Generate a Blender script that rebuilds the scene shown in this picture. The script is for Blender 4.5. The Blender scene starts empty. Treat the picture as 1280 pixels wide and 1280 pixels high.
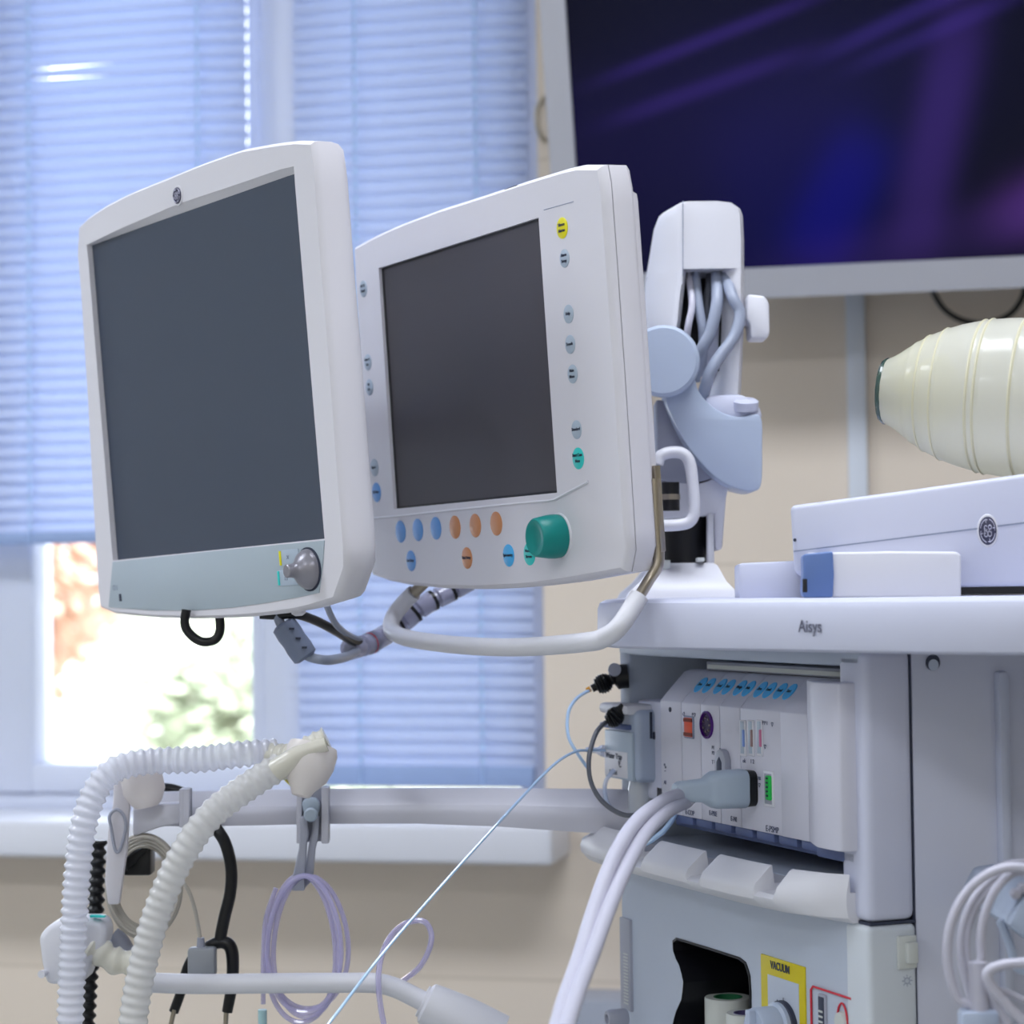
import bpy, bmesh, math, random
import numpy as np
from mathutils import Vector, Matrix
random.seed(4)
sc = bpy.context.scene
COL = sc.collection
# ------------------------------------------------------------------ camera model (75 mm lens, slight upward look, slight roll)
FPX = 2700.0; CAMZ = 1.0
_p = math.atan(100 / FPX); _a = .012
cF = np.array([0, math.cos(_p), math.sin(_p)])
_R0 = np.array([1, 0, 0.]); _U0 = np.array([0, -math.sin(_p), math.cos(_p)])
cR = math.cos(_a) * _R0 - math.sin(_a) * _U0
cU = math.sin(_a) * _R0 + math.cos(_a) * _U0
CAM = np.array([0, 0, CAMZ])
def ray(px, py): return cF + (px - 640) / FPX * cR - (py - 640) / FPX * cU
def P(px, py, Y):
    d = ray(px, py); return CAM + d * (Y / d[1])
class Fr:
    """a place in the room: origin, yaw, forward tilt, roll; local -Y is the face, X right, Z up"""
    def __init__(s, o, yaw=0, tilt=0, roll=0):
        s.o = np.array(o, float)
        M = Matrix.Rotation(math.radians(yaw), 3, 'Z') @ Matrix.Rotation(math.radians(tilt), 3, 'X') @ Matrix.Rotation(math.radians(roll), 3, 'Y')
        s.M = np.array(M)
    def hit(s, px, py, c=0., ax=1):
        d = ray(px, py); n = s.M[:, ax]; k = ((s.o + c * n - CAM) @ n) / (d @ n)
        return s.M.T @ (CAM + d * k - s.o)
    def w(s, p): return s.M @ np.asarray(p, float) + s.o
    def l(s, p): return s.M.T @ (np.asarray(p, float) - s.o)
    def mat4(s):
        m = Matrix([list(r) for r in s.M]).to_4x4(); m.translation = Vector(s.o); return m
WORLD = Fr((0, 0, 0))
# ------------------------------------------------------------------ materials
def lin(c): c /= 255.; return c / 12.92 if c <= .04045 else ((c + .055) / 1.055) ** 2.4
def L3(c): return tuple(lin(v) for v in c) + (1,)
MATS = {}
def mat(name, c=(200, 200, 200), rough=.45, metal=0, bump=0., bscale=300, vary=0., alpha=1, trans=0, spec=.5, emit=None, es=1., coat=0, transl=0, tcol=None, ior=1.45):
    if name in MATS: return MATS[name]
    m = bpy.data.materials.new(name); m.use_nodes = True; MATS[name] = m
    nt = m.node_tree; N = nt.nodes; b = N['Principled BSDF']
    b.inputs['Base Color'].default_value = L3(c); b.inputs['Roughness'].default_value = rough
    b.inputs['Metallic'].default_value = metal; b.inputs['Alpha'].default_value = alpha
    b.inputs['Transmission Weight'].default_value = trans; b.inputs['Specular IOR Level'].default_value = spec
    b.inputs['Coat Weight'].default_value = coat; b.inputs['IOR'].default_value = ior
    if emit: b.inputs['Emission Color'].default_value = L3(emit); b.inputs['Emission Strength'].default_value = es
    tc = N.new('ShaderNodeTexCoord')
    if vary or bump:
        n = N.new('ShaderNodeTexNoise'); n.inputs['Scale'].default_value = bscale if bump else 6; n.inputs['Detail'].default_value = 4
        nt.links.new(tc.outputs['Object'], n.inputs['Vector'])
        if bump:
            bp = N.new('ShaderNodeBump'); bp.inputs['Strength'].default_value = bump; bp.inputs['Distance'].default_value = .0005
            nt.links.new(n.outputs['Fac'], bp.inputs['Height']); nt.links.new(bp.outputs['Normal'], b.inputs['Normal'])
        if vary:
            mx = N.new('ShaderNodeMix'); mx.data_type = 'RGBA'; mx.inputs[6].default_value = L3(tuple(max(0, v * (1 - vary)) for v in c)); mx.inputs[7].default_value = L3(c)
            n2 = N.new('ShaderNodeTexNoise'); n2.inputs['Scale'].default_value = 7; nt.links.new(tc.outputs['Object'], n2.inputs['Vector'])
            nt.links.new(n2.outputs['Fac'], mx.inputs[0]); nt.links.new(mx.outputs[2], b.inputs['Base Color'])
    if transl:
        t = N.new('ShaderNodeBsdfTranslucent'); t.inputs['Color'].default_value = L3(tcol or c)
        mx = N.new('ShaderNodeMixShader'); mx.inputs[0].default_value = transl
        nt.links.new(b.outputs[0], mx.inputs[1]); nt.links.new(t.outputs[0], mx.inputs[2]); nt.links.new(mx.outputs[0], N['Material Output'].inputs['Surface'])
    return m
mWhite = mat('equipment_white_plastic', (218, 218, 226), .42, bump=.05, vary=.02)
mShell = mat('monitor_shell_plastic', (222, 220, 228), .4, bump=.05, vary=.015)
mLilac = mat('machine_cool_white_plastic', (203, 206, 226), .4, bump=.05, vary=.02)
mPanel = mat('machine_side_panel_plastic', (186, 195, 212), .5, bump=.08, vary=.03)
mGrey = mat('mid_grey_plastic', (162, 165, 180), .45, vary=.04)
mArm = mat('arm_blue_grey_plastic', (176, 188, 210), .35, vary=.03)
mRail = mat('rail_grey_metal', (198, 198, 210), .38, metal=.05, vary=.03)
mDark = mat('dark_recess_plastic', (14, 15, 24), .5, vary=.1)
mBlack = mat('black_rubber', (12, 13, 18), .35, vary=.1)
mGreyCab = mat('grey_cable_jacket', (150, 158, 178), .4, vary=.05)
mDkCab = mat('dark_grey_cable_jacket', (95, 98, 108), .4, vary=.05)
mWhCab = mat('white_cable_jacket', (192, 191, 206), .35, vary=.03)
mBeigeCab = mat('beige_cable_jacket', (192, 186, 176), .5, vary=.05)
mTeal = mat('teal_knob_plastic', (0, 140, 135), .4, bump=.05, vary=.05)
mSteel = mat('brushed_steel', (170, 160, 145), .3, metal=.9, vary=.08)
mSatin = mat('satin_grey_knob', (150, 148, 158), .32, metal=.35, vary=.05)
mInk = mat('dark_ink', (50, 56, 76), .6)
mInkL = mat('light_grey_ink', (140, 148, 170), .6)
mYel = mat('yellow_button_plastic', (230, 220, 10), .4)
mTealB = mat('teal_button_plastic', (50, 205, 200), .4)
mBlueB = mat('blue_button_plastic', (105, 160, 225), .4)
mSky = mat('sky_blue_label', (75, 180, 240), .4)
mOr = mat('orange_button_plastic', (208, 142, 96), .4)
mGB = mat('grey_button_plastic', (172, 186, 202), .4)
mStrip = mat('greenish_grey_control_strip', (172, 185, 196), .4, vary=.02)
mPurple = mat('purple_socket_plastic', (75, 10, 120), .35)
mOrange = mat('orange_socket_plastic', (225, 80, 30), .4)
mGreen = mat('green_socket_plastic', (25, 185, 75), .4)
mSlate = mat('slate_blue_plastic', (92, 106, 150), .45, vary=.04)
mLatch = mat('blue_latch_plastic', (95, 122, 178), .4, vary=.03)
mYelP = mat('yellow_panel_frame', (205, 188, 15), .5)
mRed = mat('red_outline', (205, 40, 60), .5)
mPaper = mat('white_tape', (205, 208, 205), .7, vary=.04)
mGrn = mat('green_tape_core', (30, 110, 70), .6)
mPurC = mat('lilac_tape_core', (90, 85, 130), .6)
mFrame = mat('white_window_frame_pvc', (214, 220, 238), .35, vary=.02)
mSill = mat('white_sill_board', (226, 228, 238), .35, vary=.02)
mTV = mat('television_grey_bezel', (176, 177, 186), .4, vary=.03)
mFibre = mat('pale_blue_fibre', (185, 215, 250), .15, coat=.5)
mLilTube = mat('clear_lilac_tubing', (196, 190, 232), .12, alpha=.55, coat=1)
mClear = mat('clear_blue_tubing', (200, 215, 245), .12, alpha=.55, coat=1)
mHose = mat('clear_corrugated_hose', (240, 241, 250), .18, alpha=.68, coat=.8, transl=.3)
mHoseB = mat('milky_corrugated_hose', (236, 235, 234), .25, alpha=.74, coat=.5, transl=.3)
mHoseY = mat('yellowed_clear_connector', (240, 237, 224), .2, alpha=.8, coat=.6, transl=.2)
mCup = mat('frosted_white_cup', (248, 242, 240), .3, alpha=.95, transl=.3)
mSpiral = mat('clear_spiral_wrap', (185, 185, 215), .18, alpha=.72, coat=.8)
mVial = mat('clear_vial_plastic', (222, 228, 240), .12, alpha=.72, coat=1)
mBag = mat('milky_silicone', (230, 230, 224), .25, coat=.4, alpha=.84, transl=.45, tcol=(244, 242, 228), vary=.02)
mBagRing = mat('yellowed_silicone_rib', (226, 222, 196), .3, transl=.2)
mBagY = mat('yellow_valve', (222, 214, 110), .4)
mDkGreen = mat('dark_green_valve_ring', (50, 74, 66), .25, coat=.5)
mWool = mat('autumn_leaves_pale', (215, 212, 180), .8, vary=.5)
mLens = mat('dark_badge_face', (58, 58, 84), .35)
mSilver = mat('silver_badge_print', (190, 190, 210), .3, metal=.3)
def glass_mat():
    m = bpy.data.materials.new('window_glass'); m.use_nodes = True; nt = m.node_tree; N = nt.nodes
    N.remove(N['Principled BSDF']); t = N.new('ShaderNodeBsdfTransparent'); g = N.new('ShaderNodeBsdfGlossy'); g.inputs['Roughness'].default_value = .02
    mx = N.new('ShaderNodeMixShader'); f = N.new('ShaderNodeFresnel'); f.inputs[0].default_value = 1.3
    nt.links.new(f.outputs[0], mx.inputs[0]); nt.links.new(t.outputs[0], mx.inputs[1]); nt.links.new(g.outputs[0], mx.inputs[2]); nt.links.new(mx.outputs[0], N['Material Output'].inputs['Surface'])
    return m
mGlass = glass_mat()
def wall_mat(name, c, c2):
    m = mat(name, c, .6); nt = m.node_tree; N = nt.nodes; b = N['Principled BSDF']
    tc = N.new('ShaderNodeTexCoord'); mp = N.new('ShaderNodeMapping'); mp.inputs['Rotation'].default_value = (math.radians(90), 0, 0)
    br = N.new('ShaderNodeTexBrick'); br.offset = 0; br.inputs['Color1'].default_value = L3(c); br.inputs['Color2'].default_value = L3(c); br.inputs['Mortar'].default_value = L3(c2)
    br.inputs['Scale'].default_value = 1; br.inputs['Brick Width'].default_value = 30; br.inputs['Row Height'].default_value = .62; br.inputs['Mortar Size'].default_value = .0022
    mp.inputs['Location'].default_value = (.5, .517, 0)
    sx = N.new('ShaderNodeSeparateXYZ'); cx = N.new('ShaderNodeCombineXYZ')
    nt.links.new(tc.outputs['Object'], sx.inputs[0]); nt.links.new(sx.outputs[0], cx.inputs[0])
    ad = N.new('ShaderNodeMath'); ad.operation = 'ADD'; ad.inputs[1].default_value = .103; nt.links.new(sx.outputs[2], ad.inputs[0]); nt.links.new(ad.outputs[0], cx.inputs[1])
    nt.links.new(cx.outputs[0], br.inputs['Vector']); nt.links.new(br.outputs['Color'], b.inputs['Base Color'])
    return m
mWall = wall_mat('beige_wall_panels', (226, 213, 199), (209, 196, 181))
mPlain = mat('beige_wall_paint', (216, 208, 192), .7, vary=.03)
mFloor = mat('grey_vinyl_floor', (170, 172, 170), .4, vary=.08)
mCeil = mat('white_ceiling_tiles', (225, 225, 225), .8, vary=.02)
def screen_mat(name, c, rough, spec=.5):
    return mat(name, c, rough, spec=spec, coat=0)
mScr1 = screen_mat('matte_blue_grey_screen', (60, 70, 88), .30, .5)
mScr2 = screen_mat('matte_charcoal_screen', (70, 67, 73), .34, .45)
def tv_mat():
    m = bpy.data.materials.new('television_picture'); m.use_nodes = True; nt = m.node_tree; N = nt.nodes; b = N['Principled BSDF']
    b.inputs['Base Color'].default_value = (.002, .002, .006, 1); b.inputs['Roughness'].default_value = .25; b.inputs['Specular IOR Level'].default_value = .12
    tc = N.new('ShaderNodeTexCoord')
    sx = N.new('ShaderNodeSeparateXYZ'); nt.links.new(tc.outputs['Object'], sx.inputs[0])
    def math_(op, a, c=None):
        n = N.new('ShaderNodeMath'); n.operation = op
        for i, v in enumerate((a, c)):
            if v is None: continue
            if isinstance(v, (int, float)): n.inputs[i].default_value = v
            else: nt.links.new(v, n.inputs[i])
        return n.outputs[0]
    X, Z = sx.outputs[0], sx.outputs[2]
    def band(x0, z0, ang, w, l, soft=1.):          # soft beam of light in the displayed picture
        ca, sa = math.cos(math.radians(ang)), math.sin(math.radians(ang))
        dx = math_('SUBTRACT', X, x0); dz = math_('SUBTRACT', Z, z0)
        u = math_('ADD', math_('MULTIPLY', dx, ca), math_('MULTIPLY', dz, sa))
        v = math_('SUBTRACT', math_('MULTIPLY', dz, ca), math_('MULTIPLY', dx, sa))
        e = math_('ADD', math_('POWER', math_('ABSOLUTE', math_('DIVIDE', u, l)), 4.), math_('POWER', math_('ABSOLUTE', math_('DIVIDE', v, w)), 2.5))
        return math_('EXPONENT', math_('MULTIPLY', e, -1.))
    # every beam of the picture: x, z, angle, half width, half length, colour, strength
    beams = [(.20, .315, 17, .010, .16, (.07, .03, .35), .7), (.19, .25, 16, .012, .14, (.07, .03, .33), .6), (.10, .2, 12, .10, .3, (.02, .012, .12), .6),
             (.48, .335, 22, .012, .15, (.06, .03, .33), .8), (.50, .305, 20, .012, .12, (.06, .03, .33), .6),
             (.495, .18, 76, .038, .17, (.075, .03, .30), .95), (.31, .06, 0, .14, .12, (.0, .0, .19), .45), (.50, .03, 10, .04, .25, (.05, .02, .16), .7),
             (.67, .10, 28, .035, .12, (.11, .03, .26), .9), (.72, .05, -8, .05, .14, (.09, .03, .2), .9), (.36, .09, 60, .05, .10, (.0, .0, .35), .8), (.32, .38, 0, .2, .3, (.006, .008, .05), .5), (.25, .12, 30, .1, .3, (.015, .012, .09), .7)]
    tot = None
    for (x0, z0, a, w, l, c, s) in beams:
        f = band(x0, z0, a, w, l)
        sc_ = N.new('ShaderNodeVectorMath'); sc_.operation = 'SCALE'; sc_.inputs[0].default_value = tuple(v * s for v in c); nt.links.new(f, sc_.inputs['Scale'])
        if tot is None: tot = sc_.outputs[0]
        else:
            ad = N.new('ShaderNodeVectorMath'); ad.operation = 'ADD'; nt.links.new(tot, ad.inputs[0]); nt.links.new(sc_.outputs[0], ad.inputs[1]); tot = ad.outputs[0]
    ad = N.new('ShaderNodeVectorMath'); ad.operation = 'ADD'; nt.links.new(tot, ad.inputs[0]); ad.inputs[1].default_value = (.0045, .0055, .027)
    nt.links.new(ad.outputs[0], b.inputs['Emission Color']); b.inputs['Emission Strength'].default_value = .3
    return m
mTVpic = tv_mat()
# ------------------------------------------------------------------ mesh builder
def catmull(pts, n=8, closed=False):
    pts = [np.array(p, float) for p in pts]; out = []
    m = len(pts)
    for i in range(m if closed else m - 1):
        if closed: a, b, c, d = pts[(i - 1) % m], pts[i], pts[(i + 1) % m], pts[(i + 2) % m]
        else: b, c = pts[i], pts[i + 1]; a = pts[i - 1] if i else 2 * b - c; d = pts[i + 2] if i + 2 < m else 2 * c - b
        for k in range(n):
            t = k / n; out.append(.5 * ((2 * b) + (c - a) * t + (2 * a - 5 * b + 4 * c - d) * t * t + (3 * b - a - 3 * c + d) * t ** 3))
    if not closed: out.append(pts[-1])
    return out
def resample(pts, step, closed=False):
    pts = [np.array(p, float) for p in pts]
    if closed: pts = pts + [pts[0]]
    d = [0]
    for i in range(1, len(pts)): d.append(d[-1] + np.linalg.norm(pts[i] - pts[i - 1]))
    n = max(2, int(round(d[-1] / step))); out = []
    for k in range(n + (0 if closed else 1)):
        s = d[-1] * k / n; i = max(0, min(len(d) - 2, int(np.searchsorted(d, s) - 1))); t = (s - d[i]) / max(1e-9, d[i + 1] - d[i]); out.append(pts[i] * (1 - t) + pts[i + 1] * t)
    return out
def resN(pts, n):          # n points, last excluded
    pts = [np.array(p, float) for p in pts]; d = [0]
    for i in range(1, len(pts)): d.append(d[-1] + np.linalg.norm(pts[i] - pts[i - 1]))
    out = []
    for k in range(n):
        s = d[-1] * k / n; i = max(0, min(len(d) - 2, int(np.searchsorted(d, s, 'right') - 1))); t = (s - d[i]) / max(1e-9, d[i + 1] - d[i]); out.append(pts[i] * (1 - t) + pts[i + 1] * t)
    return out
class MB:
    def __init__(s): s.bm = bmesh.new(); s.mats = []
    def _mi(s, m):
        if m not in s.mats: s.mats.append(m)
        return s.mats.index(m)
    def _merge(s, b, m=None, X=None):
        mi = s._mi(m)
        if X is not None: b.transform(X)
        for f in b.faces: f.material_index = mi
        me = bpy.data.meshes.new('t'); b.to_mesh(me); b.free(); s.bm.from_mesh(me); bpy.data.meshes.remove(me); return s
    def _bev(s, b, r, seg=2):
        if r > 0:
            es = [e for e in b.edges if len(e.link_faces) == 2 and e.calc_face_angle(0) > .5]
            bmesh.ops.bevel(b, geom=es, offset=r, segments=seg, profile=.5, affect='EDGES', clamp_overlap=True)
    def box(s, x0, x1, y0, y1, z0, z1, r=0, m=None, X=None, seg=2):
        b = bmesh.new(); bmesh.ops.create_cube(b, size=1)
        for v in b.verts: v.co = Vector(((x0 + x1) / 2 + v.co.x * (x1 - x0), (y0 + y1) / 2 + v.co.y * (y1 - y0), (z0 + z1) / 2 + v.co.z * (z1 - z0)))
        s._bev(b, r, seg); return s._merge(b, m, X)
    def prism(s, pts, a0, a1, r=0, axis='y', m=None, X=None, seg=2):
        b = bmesh.new()
        def mk(p, a): return b.verts.new((p[0], a, p[1]) if axis == 'y' else ((p[0], p[1], a) if axis == 'z' else (a, p[0], p[1])))
        A = [mk(p, a0) for p in pts]; B = [mk(p, a1) for p in pts]; n = len(pts)
        b.faces.new(A); b.faces.new(B[::-1])
        for i in range(n): b.faces.new((A[i], B[i], B[(i + 1) % n], A[(i + 1) % n]))
        bmesh.ops.recalc_face_normals(b, faces=b.faces[:]); s._bev(b, r, seg); return s._merge(b, m, X)
    def loft(s, rings, cap0=False, cap1=False, m=None, X=None, closed=True, loop=False):
        b = bmesh.new(); V = [[b.verts.new(tuple(p)) for p in r] for r in rings]; n = len(V[0])
        rr = range(len(V)) if loop else range(len(V) - 1)
        for i in rr:
            for j in range(n if closed else n - 1):
                a, c = V[i], V[(i + 1) % len(V)]
                try: b.faces.new((a[j], a[(j + 1) % n], c[(j + 1) % n], c[j]))
                except ValueError: pass
        if cap0: b.faces.new(V[0][::-1])
        if cap1: b.faces.new(V[-1])
        bmesh.ops.recalc_face_normals(b, faces=b.faces[:]); return s._merge(b, m, X)
    def tube(s, pts, r, seg=10, closed=False, smooth=8, m=None, step=None, rf=None, sx=1.):
        P_ = catmull(pts, smooth, closed) if smooth > 1 else [np.array(p, float) for p in pts]
        if step: P_ = resample(P_, step, closed)
        n = len(P_); T = []
        for i in range(n):
            if closed: t = P_[(i + 1) % n] - P_[i - 1]
            else: t = P_[min(n - 1, i + 1)] - P_[max(0, i - 1)]
            T.append(t / max(1e-12, np.linalg.norm(t)))
        u = np.cross(T[0], [0, 0, 1.]);
        if np.linalg.norm(u) < .1: u = np.cross(T[0], [0, 1., 0])
        u /= np.linalg.norm(u); rings = []; acc = 0
        for i in range(n):
            u = u - T[i] * (u @ T[i]); u /= np.linalg.norm(u); v = np.cross(T[i], u)
            if i: acc += np.linalg.norm(P_[i] - P_[i - 1])
            ri = rf(acc, i / (n - 1)) if rf else (r[min(len(r) - 1, int(i / n * len(r)))] if isinstance(r, (list, tuple)) else r)
            rings.append([P_[i] + ri * (math.cos(2 * math.pi * k / seg) * u * sx + math.sin(2 * math.pi * k / seg) * v) for k in range(seg)])
        return s.loft(rings, not closed, not closed, m=m, loop=closed)
    def lathe(s, prof, o=(0, 0, 0), d=(0, -1, 0), seg=32, m=None, cap=True):
        d = Vector(d).normalized(); q = Vector((0, 0, 1)).rotation_difference(d).to_matrix(); o = Vector(o)
        rings = [[o + q @ Vector((max(r, 1e-5) * math.cos(2 * math.pi * k / seg), max(r, 1e-5) * math.sin(2 * math.pi * k / seg), h)) for k in range(seg)] for r, h in prof]
        return s.loft(rings, cap, cap, m=m)
    def disc(s, o, r, h=.001, d=(0, -1, 0), m=None, seg=28, ry=None):
        return s.lathe([(r, 0), (r, h * .6), (r * .93, h)], o, d, seg, m)
    def text(s, body, size, o, m=None, X=None, bold=0., sx=1., shear=0):
        cu = bpy.data.curves.new('t', 'FONT'); cu.body = body; cu.size = size; cu.align_x = 'CENTER'; cu.align_y = 'CENTER'; cu.extrude = .00015; cu.offset = bold; cu.shear = shear
        ob = bpy.data.objects.new('t', cu); me = bpy.data.meshes.new_from_object(ob)
        b = bmesh.new(); b.from_mesh(me); bpy.data.objects.remove(ob); bpy.data.curves.remove(cu); bpy.data.meshes.remove(me)
        for v in b.verts: v.co = Vector((v.co.x * sx + o[0], o[1] - v.co.z, v.co.y + o[2]))
        return s._merge(b, m, X)
    def mesh(s, name, m, to, ang=38):
        """to = function(world coords)->object coords; builder coords are in frame s.fr"""
        fr = getattr(s, 'fr', WORLD)
        if not s.mats: s.mats = [m]
        for v in s.bm.verts: v.co = Vector(to(fr.w(v.co)))
        me = bpy.data.meshes.new(name); s.bm.to_mesh(me); s.bm.free()
        for k in s.mats: me.materials.append(k or m)
        for p in me.polygons: p.use_smooth = True
        me.set_sharp_from_angle(angle=math.radians(ang)); return me
def tagit(o, label=None, cat=None, group=None, kind=None):
    if label: o['label'] = label
    if cat: o['category'] = cat
    if group: o['group'] = group
    if kind: o['kind'] = kind
    return o
def root(name, label, cat, fr, group=None, kind=None):
    o = bpy.data.objects.new(name, None); COL.objects.link(o); o.matrix_world = fr.mat4(); o.empty_display_size = .05
    o['_'] = 0; del o['_']; tagit(o, label, cat, group, kind); FRS[o.name] = fr; return o
FRS = {}
def part(rt, name, mb, m=None, fr=None, label=None, kind=None):
    rf = FRS[rt.name]; mb.fr = fr or getattr(mb, 'fr', None) or rf
    me = mb.mesh(name, m, lambda p: rf.l(p)); o = bpy.data.objects.new(name, me); COL.objects.link(o); o.parent = rt
    FRS[o.name] = rf; tagit(o, label, kind=kind); return o
def single(name, mb, m, label=None, cat=None, fr=None, group=None, kind=None):
    mb.fr = fr or WORLD
    vs = np.array([mb.fr.w(v.co) for v in mb.bm.verts]); base = np.array([vs[:, 0].mean(), vs[:, 1].mean(), vs[:, 2].min()])
    f2 = Fr(base); f2.M = mb.fr.M if fr else f2.M
    me = mb.mesh(name, m, lambda p: f2.l(p)); o = bpy.data.objects.new(name, me); COL.objects.link(o); o.matrix_world = f2.mat4()
    FRS[o.name] = f2; return tagit(o, label, cat, group, kind)
def ring4(fr, sides, c, n=14):
    out = []
    for sd in sides: out += resN([fr.hit(x, y, c) for x, y in sd], n)
    return out
def ry(ring, y, k=1., kz=None):
    cx = (max(p[0] for p in ring) + min(p[0] for p in ring)) / 2; cz = (max(p[2] for p in ring) + min(p[2] for p in ring)) / 2
    hx = (max(p[0] for p in ring) - min(p[0] for p in ring)) / 2; hz = (max(p[2] for p in ring) - min(p[2] for p in ring)) / 2
    # k = inset in metres (positive shrinks)
    return [(cx + (p[0] - cx) * (1 - k / hx), y, cz + (p[2] - cz) * (1 - (k if kz is None else kz) / hz)) for p in ring]

# ------------------------------------------------------------------ frames
F1 = Fr((-0.2783, 1.90876, .19016 + 1), -52.5, 4.084, -1.485)
F2 = Fr((-.04334, 1.9073, .19441 + 1), -60.696, 3.459, -.175)
M = Fr((.259, 1.62, 0), -67.97)
W = Fr((-.686, 3.43, 0), -12.7)
FLOOR = -.1; CEIL = 2.65
# ================================================================== ROOM
def struct(name, mb, m, fr=None): return single(name, mb, m, fr=fr, kind='structure')
b = MB(); b.box(-4, 4.2, -2.6, .25, FLOOR - .1, FLOOR); b.fr = W; struct('floor', b, mFloor, W)
# the room runs 5.4 m back from the window wall (camera side)
b = MB(); b.box(-4, 4.2, -5.6, -2.6, FLOOR - .1, FLOOR); struct('floor', b, mFloor, W)
b = MB(); b.box(-4, 4.2, -5.6, .25, CEIL, CEIL + .1); struct('ceiling', b, mCeil, W)
wx0, wx1, wz0, wz1 = -1.05, .75, .655, 2.35      # window opening in the wall
lx0, lx1 = -3.2, -1.45                            # unseen second opening to the left, added to let daylight in
b = MB()
for (x0, x1, z0, z1) in ((-4, 4.2, FLOOR, wz0), (-4, 4.2, wz1, CEIL), (wx1, 4.2, wz0, wz1), (lx1, wx0, wz0, wz1), (-4, lx0, wz0, wz1)):
    b.box(x0, x1, 0, .25, z0, z1)
wall_back = struct('wall_back', b, mWall, Fr((-.686, 3.43, 0), -12.7))
b = MB(); b.box(-4.1, -4, -5.6, .25, FLOOR, CEIL); struct('wall_left', b, mPlain, W)
b = MB(); b.box(4.2, 4.3, -5.6, .25, FLOOR, CEIL); struct('wall_right', b, mPlain, W)
b = MB(); b.box(-4, 4.2, -5.7, -5.6, FLOOR, CEIL); struct('wall_front', b, mPlain, W)
b = MB(); b.box(-4, 4.2, -.015, 0, FLOOR, FLOOR + .1, .003); struct('baseboard_back', b, mSill, W)
# window frames (uPVC): wall-local x / z
def hx(px, c=.08): return W.hit(px, 900, c)[0]
yF0, yF1 = .05, .12
w1 = root('window_1', None, None, Fr(W.w((-.1, .05, wz0)), -12.7), kind='structure')
mull0, mull1 = hx(337, yF0), hx(384, yF0)
b = MB()
g0, g1 = hx(45, yF0), hx(315, yF0)
zg = W.hit(180, 955, yF0)[2]
b.box(wx0, wx1, yF0, yF1, wz0, wz0 + .03, .004); b.box(wx0, wx1, yF0, yF1, wz1 - .05, wz1, .004)
b.box(wx1 - .05, wx1, yF0, yF1, wz0, wz1, .004); b.box(wx0, wx0 + .05, yF0, yF1, wz0, wz1, .004); b.box(mull0 - .006, mull1, yF0 - .012, yF1, wz0, wz1, .006)
part(w1, 'window_frame', b, mFrame, W)
b = MB()        # opening sash left of the mullion
b.box(g0 - .075, g0, yF0 - .01, yF1, wz0 + .03, wz1 - .05, .008); b.box(g1, mull0 - .004, yF0 - .004, yF1, wz0 + .03, wz1 - .05, .006)
b.box(g0 - .01, g1 + .01, yF0 - .008, yF1, wz0 + .03, zg, .008); b.box(g0 - .01, g1 + .01, yF0, yF1, wz1 - .12, wz1 - .05, .004)
b.box(wx0 + .05, g0 - .075, yF0, yF1, wz0 + .03, wz0 + .1, .004)
part(w1, 'window_sash', b, mFrame, W)
for (x0, x1, z0) in ((g0 - .002, g1 + .002, zg - .002), (mull1 - .002, wx1 - .048, wz0 + .028), (wx0 + .048, g0 - .073, wz0 + .098)):
    b = MB(); b.box(x0, x1, .085, .089, z0, wz1 - .048); part(w1, 'pane', b, mGlass, W)
w2 = root('unseen_window', None, None, Fr(W.w((-2.3, .05, wz0)), -12.7), kind='structure')  # unseen window without blinds, added for the light it brings
b = MB()
for (x0, x1, z0, z1) in ((lx0, lx1, wz0, wz0 + .06), (lx0, lx1, wz1 - .06, wz1), (lx0, lx0 + .06, wz0, wz1), (lx1 - .06, lx1, wz0, wz1), (-2.36, -2.28, wz0, wz1)): b.box(x0, x1, yF0, yF1, z0, z1, .004)
part(w2, 'window_frame', b, mFrame, W)
b = MB(); b.box(lx0 + .05, lx1 - .05, .085, .089, wz0 + .05, wz1 - .05); part(w2, 'pane', b, mGlass, W)
# sill board
sy = -.13; q0 = W.hit(690, 1045, sy); q1 = W.hit(690, 1082, sy); qt = W.hit(400, 1030, sy)[2]; qb = W.hit(400, 1078, sy)[2]
b = MB(); b.box(lx0 - .1, q0[0], sy, .05, qb, qt, .007, seg=3); struct('trim_1', b, mSill, W)
# cable channel on the wall
cx0, cx1 = W.hit(1058, 450, -.012)[0], W.hit(1082, 450, -.012)[0]
b = MB(); b.box(cx0, cx1, -.014, 0, FLOOR + .1, CEIL, .002); struct('trim_2', b, mat('white_cable_channel', (214, 220, 232), .45), W)
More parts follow.
